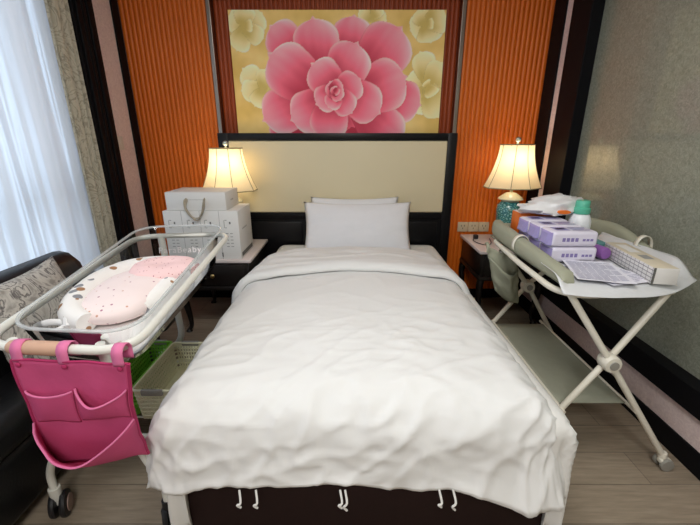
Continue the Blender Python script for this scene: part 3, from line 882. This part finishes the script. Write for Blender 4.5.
tube(bm, [g0, g0.lerp(g1, .05), g0.lerp(g1, .95), g1], [.014, .0185, .0185, .014], 12); obj('grip', bm, M['tan'], cart)

# mattress pad of the bassinet
bm = B()
rr = [basinpts(.09, .12, .08, -.114, -.164, .1), basinpts(.068, .098, .06, -.106, -.156), basinpts(.060, .09, .05, -.088, -.138), basinpts(.058, .088, .05, -.074, -.124), basinpts(.068, .098, .06, -.064, -.114), basinpts(.10, .13, .09, -.058, -.108, .09)]
loft(bm, rr)
o = obj('bassinet_mattress', bm, M['sparse_print'], angle=60); tag(o, 'white thin mattress with sparse print lying in the clear bassinet basin', 'mattress')

# baby nest : bumper roll, pad, bow
nest = thing('baby_nest', 'white animal-printed baby nest cushion lying in the bassinet', 'baby nest', (-.80, 1.35, .75))
bm = B()
P = smooth_path([(-.80, 1.01, .772), (-.875, 1.06, .776), (-.925, 1.17, .780), (-.94, 1.31, .784), (-.90, 1.43, .786), (-.81, 1.48, .786), (-.72, 1.455, .785), (-.68, 1.35, .782), (-.67, 1.22, .778), (-.69, 1.11, .772)], 7)
n = len(P); tube(bm, P, [.018+.034*math.sin(PI*min(1, max(0, .06+.88*k/(n-1))))**.6 for k in range(n)], 14)
obj('bumper_roll', bm, M['animal_print'], nest)
def puff(c, hx, hy, t, rz, tilt, pw=2.4, n=26, seed=1.0, dent=0):
    bm = B(); Mx = pose(c[0], c[1], c[2], tilt, 0, rz)
    for side in (1, -1):
        def fn(u, v):
            a, b = 2*u-1, 2*v-1
            # square to superellipse
            l = max(abs(a), abs(b)); q = (abs(a)**pw+abs(b)**pw)**(1/pw)
            k = l/q if q > 0 else 0
            x, y = a*k*hx, b*k*hy
            th = t*.5*max(0, 1-l**2.6)**.5
            th *= 1-dent*math.exp(-((a*a+b*b)*6))
            return Mx @ V((x+.006*nz(a*3, b*3, seed), y, side*th + .004*nz(a*4, b*4, seed)*(1-l)))
        grid(bm, fn, n, n)
    bmesh.ops.remove_doubles(bm, verts=bm.verts, dist=.0008)
    bmesh.ops.recalc_face_normals(bm, faces=bm.faces)
    return bm
obj('pad', puff((-.785, 1.21, .785), .125, .20, .09, math.radians(6), math.radians(3), seed=2), M['dot_white'], nest, angle=180)
bm = B()
tube(bm, smooth_path([(-.865, 1.020, 0.765), (-.905, 1.010, 0.775), (-.945, 1.000, 0.765), (-.92, 0.975, 0.757), (-.885, 0.990, 0.757), (-.865, 1.015, 0.762)], 5), .011, 8, squash=.5)
tube(bm, smooth_path([(-.862, 1.010, 0.765), (-.868, 0.980, 0.762), (-.875, 0.965, 0.757)], 5), .009, 8, squash=.5)
tube(bm, smooth_path([(-.87, 1.030, 0.770), (-.86, 1.020, 0.785), (-.85, 1.000, 0.765)], 5), .014, 8)
obj('bow', bm, M['bow'], nest)
o = obj('baby_pillow', puff((-.72, 1.355, .825), .125, .095, .07, math.radians(14), math.radians(6), seed=5, dent=.35), M['dot_pink'], angle=180)
tag(o, 'pink dotted baby pillow lying on the nest in the bassinet', 'pillow')

# pink organiser on the near rail
og = thing('hanging_organizer', 'pink fabric pocket organizer hanging from the near rail of the bassinet', 'organizer', (-.75, .81, .8))
def og_pt(u, v, off=0):
    p = V((-.852, .808, .775)).lerp(V((-.548, .79, .775)), u).lerp(V((-.875, .858, .385)).lerp(V((-.60, .868, .415)), u), v)
    p.y += off + .006*nz(u*5, v*4, 2) - .012*math.sin(PI*v); p.z += .006*nz(u*3, v*6, 5); p.x += .004*nz(v*6, u*2, 1) + .012*math.sin(PI*v)*(1-2*u)*.5
    return p
bm = B(); grid(bm, lambda u, v: og_pt(u, v), 24, 30); o = obj('back_panel', bm, M['pink'], og, angle=180); solid(o, .004, 0)
def pocket(u0, u1, v0, v1, bulge, sag, name, tilt=0):
    bm = B()
    def fn(a, b):
        u = u0+(u1-u0)*a; top = v0 + sag*math.sin(PI*a)**.8*1.0 + tilt*a
        v = top+(v1-top)*b
        out = bulge*math.sin(PI*a)**.7*(1-b)**.6
        return og_pt(u, v, -.004-out)
    grid(bm, fn, 24, 14)
    o = obj(name, bm, M['pink'], og, angle=180); solid(o, .004, 0)
    bm = B(); tube(bm, [fn(k/24, 0)+V((0, -.002, 0)) for k in range(25)], .0028, 6)
    obj('piping', bm, M['pink_light'], o)
pocket(.05, .47, .24, .52, .016, .02, 'upper_pocket', -.0); pocket(.5, .97, .22, .50, .03, .10, 'upper_pocket')
pocket(.0, 1.0, .52, 1.0, .085, .24, 'bottom_pocket')
bm = B()
tube(bm, [og_pt(0, k/20) for k in range(21)], .005, 6); tube(bm, [og_pt(1, k/20) for k in range(21)], .005, 6); tube(bm, [og_pt(k/20, 0) for k in range(21)], .004, 6); tube(bm, [og_pt(k/20, 1) for k in range(21)], .004, 6)
obj('binding', bm, M['pink_dark'], og)
for u in (.06, .46, .93):
    p = og_pt(u, 0); c = A_.lerp(B_, (p.x-A_.x)/(B_.x-A_.x)); w = .014; bm = B()
    for s in (0,):
        ringsP = []
        for k in range(13):
            t = k/12
            if t < .3: q = V((0, -.019, -.03+.03*t/.3))
            elif t < .7: a = PI-(t-.3)/.4*PI; q = V((0, .019*math.cos(a), .019*math.sin(a)))
            else: q = V((0, .019, -.03*(t-.7)/.3))
            ringsP.append(V((p.x, c.y+q.y, c.z+q.z)))
        a = [bm.verts.new(q+V((-w, 0, 0))) for q in ringsP]; b = [bm.verts.new(q+V((w, 0, 0))) for q in ringsP]
        for k in range(12): bm.faces.new((a[k], b[k], b[k+1], a[k+1]))
    o = obj('loop', bm, M['pink_light'], og); solid(o, .003, 1)
    bm = B(); lathe(bm, [(.007, 0), (.007, .002), (.004, .004)], (0, 0, 0), 12)
    for v in bm.verts: v.co = V((p.x+v.co.x, p.y-.004-v.co.z, p.z-.012+v.co.y))
    obj('snap', bm, M['pink_dark'], og)

# ------------------------------------------------------------------ baskets on the lower rack
def basket(x, y, z, w, l, h, m, label):
    r = thing('storage_basket', label, 'basket', (x, y, z), 'slatted plastic baskets under the bassinet')
    bm = B()
    def rect(k, zz):
        a, b = w/2*k-(1-k)*0, l/2-(w/2)*(1-k)
        return [V((sx, sy, zz)) for sx, sy in ((x-a, y-b), (x+a, y-b), (x+a, y+b), (x-a, y+b))]
    top, bot = rect(1, z+h), rect(.86, z+.004)
    t2 = fillet(top, .02, 4, True); b2 = fillet(bot, .02, 4, True)
    # perforated walls: bars on a lattice
    for i in range(4):
        a0, a1, c0, c1 = top[i], top[(i+1) % 4], bot[i], bot[(i+1) % 4]
        n = int((a1-a0).length/.0135)
        for k in range(1, n):
            t = k/n; p, q = a0.lerp(a1, t), c0.lerp(c1, t); d = (a1-a0).normalized()*.0042
            nrm = (a1-a0).cross(q-p).normalized()*.0012
            ring = lambda o_: [o_-d-nrm, o_+d-nrm, o_+d+nrm, o_-d+nrm]
            loft(bm, [ring(q), ring(p)], False, False)
    for f in (.12, .26, .40, .54, .68, .80):
        P_ = [b2[k].lerp(t2[k], f) for k in range(len(t2))]; tube(bm, P_, .0042, 5, True)
    for k in range(len(t2)):
        k2 = (k+1) % len(t2)
        bm.faces.new([bm.verts.new(q) for q in (b2[k].lerp(t2[k], .86), b2[k2].lerp(t2[k2], .86), t2[k2], t2[k])])
        bm.faces.new([bm.verts.new(q) for q in (b2[k], b2[k2], b2[k2].lerp(t2[k2], .08), b2[k].lerp(t2[k], .08))])
    bm.faces.new([bm.verts.new(q) for q in b2[::-1]])
    obj('basket_body', bm, m, r, False)
    bm = B(); tube(bm, t2, .0055, 8, True); obj('rim', bm, m, r)
    for s in (-1, 1):
        bm = B(); yy = y+s*(l/2+.004); box(bm, (x-w*.26, yy-.007, z+h-.018), (x+w*.26, yy+.007, z+h+.008), .004); obj('handle', bm, M['handle_grey'], r)
    return r
basket(-.792, 1.43, .197, .165, .37, .15, M['cream_plastic'], 'cream perforated basket on the lower rack nearest the bed')
basket(-.945, 1.445, .197, .125, .36, .15, M['green_plastic'], 'green perforated basket on the lower rack, left of the cream basket')

# ------------------------------------------------------------------ changing table
ct = thing('changing_table', 'folding sage-grey baby changing table with white legs by the glass wall', 'changing table', (1.07, 1.6, 0))
TX0, TX1, TY0, TY1 = .775, 1.345, 1.15, 2.06
# crossed legs
def legtube(pts, name='leg'):
    bm = B(); tube(bm, pts, .0125, 10); return obj(name, bm, M['white_enamel'], ct)
for y, jx, jz in ((1.215, .985, .50), (1.975, 1.02, .505)):
    legtube([(.805, y-.008+(.06 if y < 1.5 else 0), .775), (jx, y-.008, jz), (1.295, y-.008, .06)])
    legtube([(1.30 if y > 1.5 else 1.215, y+.012+(.06 if y < 1.5 else 0), .785 if y < 1.5 else .77), (jx, y+.012, jz), (.70, y+.012, .04)])
    bm = B(); lathe(bm, [(.012, -.03), (.030, -.028), (.034, -.02), (.034, .02), (.030, .028), (.012, .03)], (0, 0, 0), 20)
    for v in bm.verts: v.co = V((jx+v.co.x, y+.002-v.co.z, jz+v.co.y))
    j = obj('pivot_joint', bm, M['white_enamel'], ct)
    bm = B(); lathe(bm, [(.001, 0), (.017, 0), (.017, .004), (.001, .005)], (0, 0, 0), 16)
    for v in bm.verts: v.co = V((jx+v.co.x, y-.028-v.co.z, jz+v.co.y))
    obj('pivot_cap', bm, M['handle_grey'], j)
    # castor at the wall side, foot at the bed side
    bm = B(); lathe(bm, [(.014, .075), (.018, .06), (.014, .045)], (1.296, y-.008, 0), 12); box(bm, (1.28, y-.03, .03), (1.325, y-.002, .05), .005); h = obj('castor', bm, M['white_enamel'], ct)
    for s in (-1, 1):
        bm = B(); lathe(bm, [(.012, -.008), (.026, -.007), (.028, 0), (.026, .007), (.012, .008)], (0, 0, 0), 20)
        for v in bm.verts: v.co = V((1.305+v.co.x, y-.012+s*.018+v.co.z, .028+v.co.y))
        obj('wheel', bm, M['handle_grey'], h)
    bm = B(); lathe(bm, [(.017, 0), (.019, .01), (.016, .05), (.012, .055)], (.70, y+.012, 0), 12); obj('foot', bm, M['white_enamel'], ct)
# lengthwise rails
legtube(fillet([(1.30, 1.99, .77), (.795, 1.99, .775), (.775, 1.60, .765), (.778, 1.31, .757), (.84, 1.245, .76), (1.19, 1.265, .77)], .06, 5), 'side_rail')
legtube(fillet([(1.305, 1.99, .775), (1.335, 1.6, .775), (1.29, 1.38, .775), (1.19, 1.265, .77)], .05, 5), 'side_rail')
for xa, za, nm in ((1.13, .31, 'shelf_rail'), (.845, .31, 'shelf_rail')):
    bm = B(); tube(bm, [(xa, 1.20, za-.03), (xa, 1.98, za-.03)], .007, 8); obj(nm, bm, M['white_enamel'], ct)
bm = B(); grid(bm, lambda u, v: V((.845+.29*u, 1.255+.68*v, .283-.012*math.sin(PI*u)*math.sin(PI*v))), 12, 12); o = obj('fabric_shelf', bm, M['sage_dark'], ct); solid(o, .004)
# tray with raised padded sides
def near_edge(x): return 1.20+(.03*((.97-x)/.2)**2 if x < .97 else .078*((x-.97)/.27)**2)
bm = B(); grid(bm, lambda u, v: (lambda x: V((x, near_edge(x)+.03+(TY1-near_edge(x)-.03)*v, .787-.006*math.sin(PI*u)*math.sin(PI*v))))(TX0+.03+(TX1-TX0-.06)*u), 16, 20); o = obj('tray_base', bm, M['sage'], ct); solid(o, .012)
def bolster(path, hgt, wid, name):
    """path: centreline points (x,y,zbase); rounded section wid x hgt"""
    bm = B(); P_ = smooth_path(path, 6); n = len(P_); rings = []
    for i, p in enumerate(P_):
        t = i/(n-1); tn = (P_[min(i+1, n-1)]-P_[max(i-1, 0)]); tn.z = 0; tn.normalize(); sd = V((-tn.y, tn.x, 0))
        k = min(1, (1-abs(2*t-1))*9+.25)**.6
        hh = hgt(t)*k; ww = wid*(.55+.45*k)
        rg = []
        for q in range(16):
            a = 2*PI*q/16; ca_, sa_ = math.cos(a), math.sin(a)
            rg.append(p + sd*ww/2*math.copysign(abs(ca_)**.7, ca_) + V((0, 0, hh/2+hh/2*math.copysign(abs(sa_)**.7, sa_) + .003*nz(t*9, q*.6, 3))))
        rings.append(rg)
    loft(bm, rings); return obj(name, bm, M['sage'], ct)
bolster([(.805, 1.27, .792), (.800, 1.42, .793), (.802, 1.7, .793), (.812, 1.95, .790), (.84, 2.07, .785)], lambda t: .05+.04*sm(0, .8, t), .058, 'side_bolster')
bolster([(1.345, 1.56, .785), (1.352, 1.66, .785), (1.366, 1.8, .79), (1.35, 1.95, .79), (1.27, 2.065, .79)], lambda t: .05+.055*sm(0, .7, t), .055, 'side_bolster')
bolster([(.84, 2.075, .78), (1.05, 2.085, .78), (1.27, 2.075, .785)], lambda t: .07, .05, 'end_bolster')
for (x, y, z, rz, hh) in ((.802, 1.68, .793, 0, .08), (1.363, 1.66, .785, 0, .09)):
    bm = B(); pts = []
    for k in range(15):
        a = -.15*PI + 1.3*PI*k/14; pts.append(V((x+.036*math.cos(a), y, z+hh*.5+(hh*.5+.006)*math.sin(a))))
    a_ = [bm.verts.new(q+V((0, -.012, 0))) for q in pts]; b_ = [bm.verts.new(q+V((0, .012, 0))) for q in pts]
    for k in range(14): bm.faces.new((a_[k], a_[k+1], b_[k+1], b_[k]))
    o = obj('clip', bm, M['white_enamel'], ct); solid(o, .004, 0)

# hanging fabric pouch at the far bed-side corner
pc = thing('fabric_pouch', 'sage-grey fabric pouch hanging from the bed-side rail of the changing table', 'pouch', (.80, 1.95, .77))
def pouch_pt(u, v, off=0):
    a = V((.725, 1.90, .765)).lerp(V((.885, 1.86, .70)), u); b = V((.815, 1.93, .50)).lerp(V((.955, 1.93, .42)), u)
    p = a.lerp(b, v); p.z -= .02*math.sin(PI*u)*v
    p.y += -off - .03*math.sin(PI*u)*math.sin(PI*v) + .014*nz(u*4, v*4, 7)
    p.x += .008*nz(u*3, v*5, 3); return p
bm = B(); grid(bm, lambda u, v: pouch_pt(u, v), 16, 24); o = obj('back_panel', bm, M['sage'], pc, angle=180); solid(o, .004, 0)
bm = B()
def pf(u, v):
    top = .22+.12*math.sin(PI*u); vv = top+(1-top)*v
    return pouch_pt(u, vv, .006+.05*math.sin(PI*u)*(1-v)**.7+.012*nz(u*5, v*4, 2))
grid(bm, pf, 18, 18); o = obj('pocket', bm, M['sage'], pc, angle=180); solid(o, .004, 0)
for u in (.05, .55, .95):
    p = pouch_pt(u, 0); bm = B(); tube(bm, smooth_path([p+V((0, -.004, -.03)), p+V((0, -.006, 0)), p+V((.0, 0.02, .018)), p+V((0, .04, 0))], 4), .008, 6, squash=.4)
    obj('strap', bm, M['sage'], pc)

# white liner over the near end of the tray
def liner_fn(u, v):
    x = .765+.578*u; yn = near_edge(x)-.012; y = yn+(1.90-yn)*v
    z = .7965 + .003*nz(x*12, y*12, 1)
    z += .05*sm(1.26, 1.36, x)*sm(yn, yn+.12, y)
    z -= .020*(1-sm(0, .07, y-yn))*(1-.6*sm(1.15, 1.3, x))
    z += .035*sm(.80, .765, x)*sm(yn, yn+.1, y)
    z += .008*nz(x*6, y*7, 4)*sm(.2, 0, abs(u-.9))
    if x < .85: x = x + (.85-x)*sm(yn+.16, yn+.40, y)
    x = min(x, 1.343-.018*sm(yn+.15, yn+.4, y))
    return V((x, y, z))
bm = B(); grid(bm, liner_fn, 50, 60)
o = obj('liner_sheet', bm, M['liner'], angle=180); solid(o, .0015, 1)
tag(o, 'translucent white plastic liner spread over the changing table tray', 'liner')

# tissue packs: two layers of three
def tissue(x, y, z, label):
    r = thing('tissue_pack', label, 'tissue pack', (x, y, z), 'lilac tissue packs stacked on the changing table')
    w, l, h = .195, .112, .066
    bm = B()
    for_v = box(bm, (x-w/2, y-l/2, z), (x+w/2, y+l/2, z+h), .014, seg=3)
    yq = y-l/2-.0008
    quad(bm, (x-w*.44, yq, z+.016), (x+w*.44, yq, z+.016), (x+w*.44, yq, z+h-.014), (x-w*.44, yq, z+h-.014), 1)
    for k in range(4): 
        a = x-.055+k*.018; quad(bm, (a, yq-.0006, z+.024), (a+.013, yq-.0006, z+.024), (a+.013, yq-.0006, z+.040), (a, yq-.0006, z+.040), 2)
    for k in range(3):
        a = x+.03+k*.016; quad(bm, (a, yq-.0006, z+.026), (a+.012, yq-.0006, z+.026), (a+.012, yq-.0006, z+.036), (a, yq-.0006, z+.036), 2)
    zq = z+h+.0008
    for (a, b, c, d, mi) in ((-.07, -.01, -.03, .03, 3), (.0, .075, -.028, -.018, 2), (.0, .06, -.008, .002, 3), (.0, .075, .012, .024, 2), (-.06, -.02, -.012, .012, 4)):
        quad(bm, (x+a, y+c, zq), (x+b, y+c, zq), (x+b, y+d, zq), (x+a, y+d, zq), mi)
    obj('pack_body', bm, [M['lilac_white'], M['lilac_white'], M['lilac_print'], M['lilac'], M['navy_print']], r)
    bm = B(); xl = x-w/2-.001                          # folded purple end
    loft(bm, [[V((xl+.004, y-l*.46, z+.006)), V((xl+.004, y+l*.46, z+.006)), V((xl+.004, y+l*.46, z+h-.006)), V((xl+.004, y-l*.46, z+h-.006))],
              [V((xl-.008, y-l*.34, z+.004)), V((xl-.008, y+l*.34, z+.004)), V((xl-.004, y+l*.22, z+h-.014)), V((xl-.004, y-l*.22, z+h-.014))],
              [V((xl-.012, y-l*.16, z+.010)), V((xl-.012, y+l*.16, z+.010)), V((xl-.006, y+l*.1, z+h*.5)), V((xl-.006, y-l*.1, z+h*.5))]])
    obj('folded_end', bm, M['lilac'], r, False)
    return r
TXC = .945
rows = ('front', 'middle', 'back')
for lay in (0, 1):
    for k in range(3):
        tissue(TXC+.008*(lay == 0)+.002*k, 1.558+k*.117, .803+lay*.068, '%s lilac tissue pack of the %s layer on the changing table' % (rows[k], ('bottom', 'top')[lay]))

r = thing('orange_pack', 'orange and white pack behind the tissue packs on the changing table', 'pack', (.98, 1.95, .80))
bm = B(); box(bm, (.875, 1.885, .80), (1.06, 1.985, .945), .008, seg=2)
for f in bm.faces:
    if f.normal.z > .5 or f.calc_center_median().x > 1.0: f.material_index = 1
obj('pack_body', bm, [M['orange_pack'], M['lilac_white']], r)
# crumpled plastic bag lying on top
def crumple(c, hx, hy, hz, seed, n=34):
    bm = B(); bmesh.ops.create_uvsphere(bm, u_segments=n, v_segments=n//2, radius=1)
    for v in bm.verts:
        p = v.co.copy(); k = 1+.30*nz(p.x*1.7+seed, p.y*1.7, p.z*1.7)+.42*abs(nz(p.x*3.5, p.y*3.5+seed, p.z*3.5))-.08+.08*nz(p.x*8, p.y*8, p.z*8+seed)
        q = V((p.x*hx*k, p.y*hy*k, p.z*hz*k*(1+.45*p.x)))
        if q.z < -hz*.55: q.z = -hz*.55
        v.co = V(c)+q
    return bm
pb = thing('plastic_bag', 'crumpled white plastic bag with orange emblem on top of the packs', 'bag', (1.04, 1.86, .945))
bm = crumple((1.02, 1.865, .978), .145, .085, .054, 3.9); obj('bag_body', bm, M['white_film'], pb, angle=60)
bm = B()
loft(bm, [[V((1.04+.034*math.cos(a), 1.79+.003*math.sin(3*a), .968+.011*math.sin(a))) for a in [2*PI*k/18 for k in range(18)]], [V((1.04+.03*math.cos(a), 1.776, .968+.009*math.sin(a))) for a in [2*PI*k/18 for k in range(18)]]])
obj('emblem', bm, M['orange_pack'], pb)

bt = thing('lotion_bottle', 'white round bottle with mint green cap behind the tissue packs', 'bottle', (1.125, 1.79, .80))
bm = B(); lathe(bm, [(.042, 0), (.049, .006), (.050, .10), (.049, .125), (.038, .155), (.026, .162), (.026, .17)], (1.125, 1.785, .802), 28); obj('bottle_body', bm, M['bottle_white'], bt)
bm = B(); lathe(bm, [(.036, .160), (.038, .166), (.038, .186), (.031, .190), (.031, .218), (.027, .223)], (1.125, 1.785, .802), 28); obj('cap', bm, M['teal'], bt)

r = thing('purple_bottle', 'purple bottle lying beside the tissue packs on the changing table', 'bottle', (1.12, 1.6, .80))
bm = B(); lathe(bm, [(.012, 0), (.024, .002), (.027, .010), (.027, .10), (.022, .115), (.015, .12), (.015, .14), (.012, .142)], (0, 0, 0), 20)
Rm = Matrix.Translation((1.112, 1.535, .831)) @ Matrix.Rotation(math.radians(8), 4, 'Z') @ Matrix.Rotation(-PI/2, 4, 'X')
for v in bm.verts: v.co = Rm @ v.co
obj('bottle_body', bm, M['purple'], r)
bm = B(); box(bm, (-.022, -.085, 0), (.022, .085, .052), .004, X=pose(1.158, 1.71, .803, 0, 0, math.radians(-4)))
tag(obj('teal_carton', bm, M['teal_box']), 'small teal carton between the purple bottle and the long white box', 'box')

# long white box with grid print
r = thing('long_carton', 'long white carton with grid print at the near end of the changing table', 'box', (1.18, 1.45, .80))
Xb = pose(1.162, 1.425, .803, 0, 0, math.radians(-9))
bm = B(); box(bm, (-.042, -.18, 0), (.042, .18, .062), .0025, X=Xb)
for f in bm.faces:
    n = f.normal; f.normal_update(); n = f.normal
    f.material_index = 1 if n.x < -.8 else (2 if n.z > .8 else 0)
quad(bm, *[Xb @ V(p) for p in ((-.0428, -.181, 0), (-.0345, -.1815, 0), (-.0345, -.1815, .062), (-.0428, -.181, .062))], 3)
zq = .0628
quad(bm, *[Xb @ V(p) for p in ((-.015, -.07, zq), (.02, -.07, zq), (.02, -.015, zq), (-.015, -.015, zq))], 4)
quad(bm, *[Xb @ V(p) for p in ((-.02, .02, zq), (.02, .02, zq), (.02, .14, zq), (-.02, .14, zq))], 0)
obj('carton_body', bm, [M['box_white'], M['grid_carton'], M['kraft'], M['box_dark'], M['box_line']], r)

# printed sheets
def sheet(name, c, w, l, rz, z, label, seed):
    Xs = pose(c[0], c[1], z, 0, 0, rz); bm = B()
    grid(bm, lambda u, v: Xs @ V(((u-.5)*w, (v-.5)*l, .002+.004*nz(u*2, v*2, seed)+.006*(u-.5)**2)), 10, 12)
    for k in range(17):
        y = -l*.44+k*l*.052; x1 = w*.44 if k % 5 else w*.2
        def hz(x_, y_): return .0032+.004*nz(x_/w*2+1, y_/l*2+1, seed)+.006*(x_/w)**2
        segs = 6
        for s in range(segs):
            a = -w*.44+(x1+w*.44)*s/segs; b = -w*.44+(x1+w*.44)*(s+.86)/segs
            quad(bm, *[Xs @ V((px_, py_, hz(px_, py_))) for px_, py_ in ((a, y), (b, y), (b, y+l*.02), (a, y+l*.02))], 1)
    return tag(obj(name, bm, [M['paper'], M['ink']], None, angle=180), label, 'paper', 'printed papers on the changing table')
sheet('paper_sheet', (1.01, 1.37), .20, .24, math.radians(14), .803, 'lower printed paper, partly covered by the other paper on the changing table', 2)
sheet('paper_sheet', (.965, 1.37), .19, .25, math.radians(-16), .811, 'upper printed paper lying nearest the bed on the changing table', 6)

# ------------------------------------------------------------------ lights and world
def area(name, loc, rot, sx, sy, e, c):
    L = bpy.data.lights.new(name, 'AREA'); L.shape = 'RECTANGLE'; L.size = sx; L.size_y = sy; L.energy = e; L.color = c
    o = bpy.data.objects.new(name, L); o.location = loc; o.rotation_euler = rot; col.objects.link(o); return o
area('daylight', (XL-.35, .55, 1.45), (0, -PI/2, 0), 2.1, 3.4, 34, (.86, .93, 1))
area('ceiling_lamp', (0, .75, ZC-.02), (0, 0, 0), .9, .9, 25, (1, .985, .95))
area('entry_lamp', (.1, -1.2, ZC-.02), (0, 0, 0), .8, .8, 50, (1, .985, .95))
w = bpy.data.worlds.new('sky'); bpy.context.scene.world = w; w.use_nodes = True
w.node_tree.nodes['Background'].inputs[0].default_value = (.75, .87, 1, 1); w.node_tree.nodes['Background'].inputs[1].default_value = .5

sc = bpy.context.scene
sc.view_settings.view_transform = 'Standard'; sc.view_settings.look = 'None'; sc.view_settings.exposure = 0
sc.cycles.use_denoising = True; sc.cycles.max_bounces = 10; sc.cycles.transparent_max_bounces = 16
sc.cycles.caustics_reflective = False; sc.cycles.caustics_refractive = False
sc.cycles.sample_clamp_indirect = 6
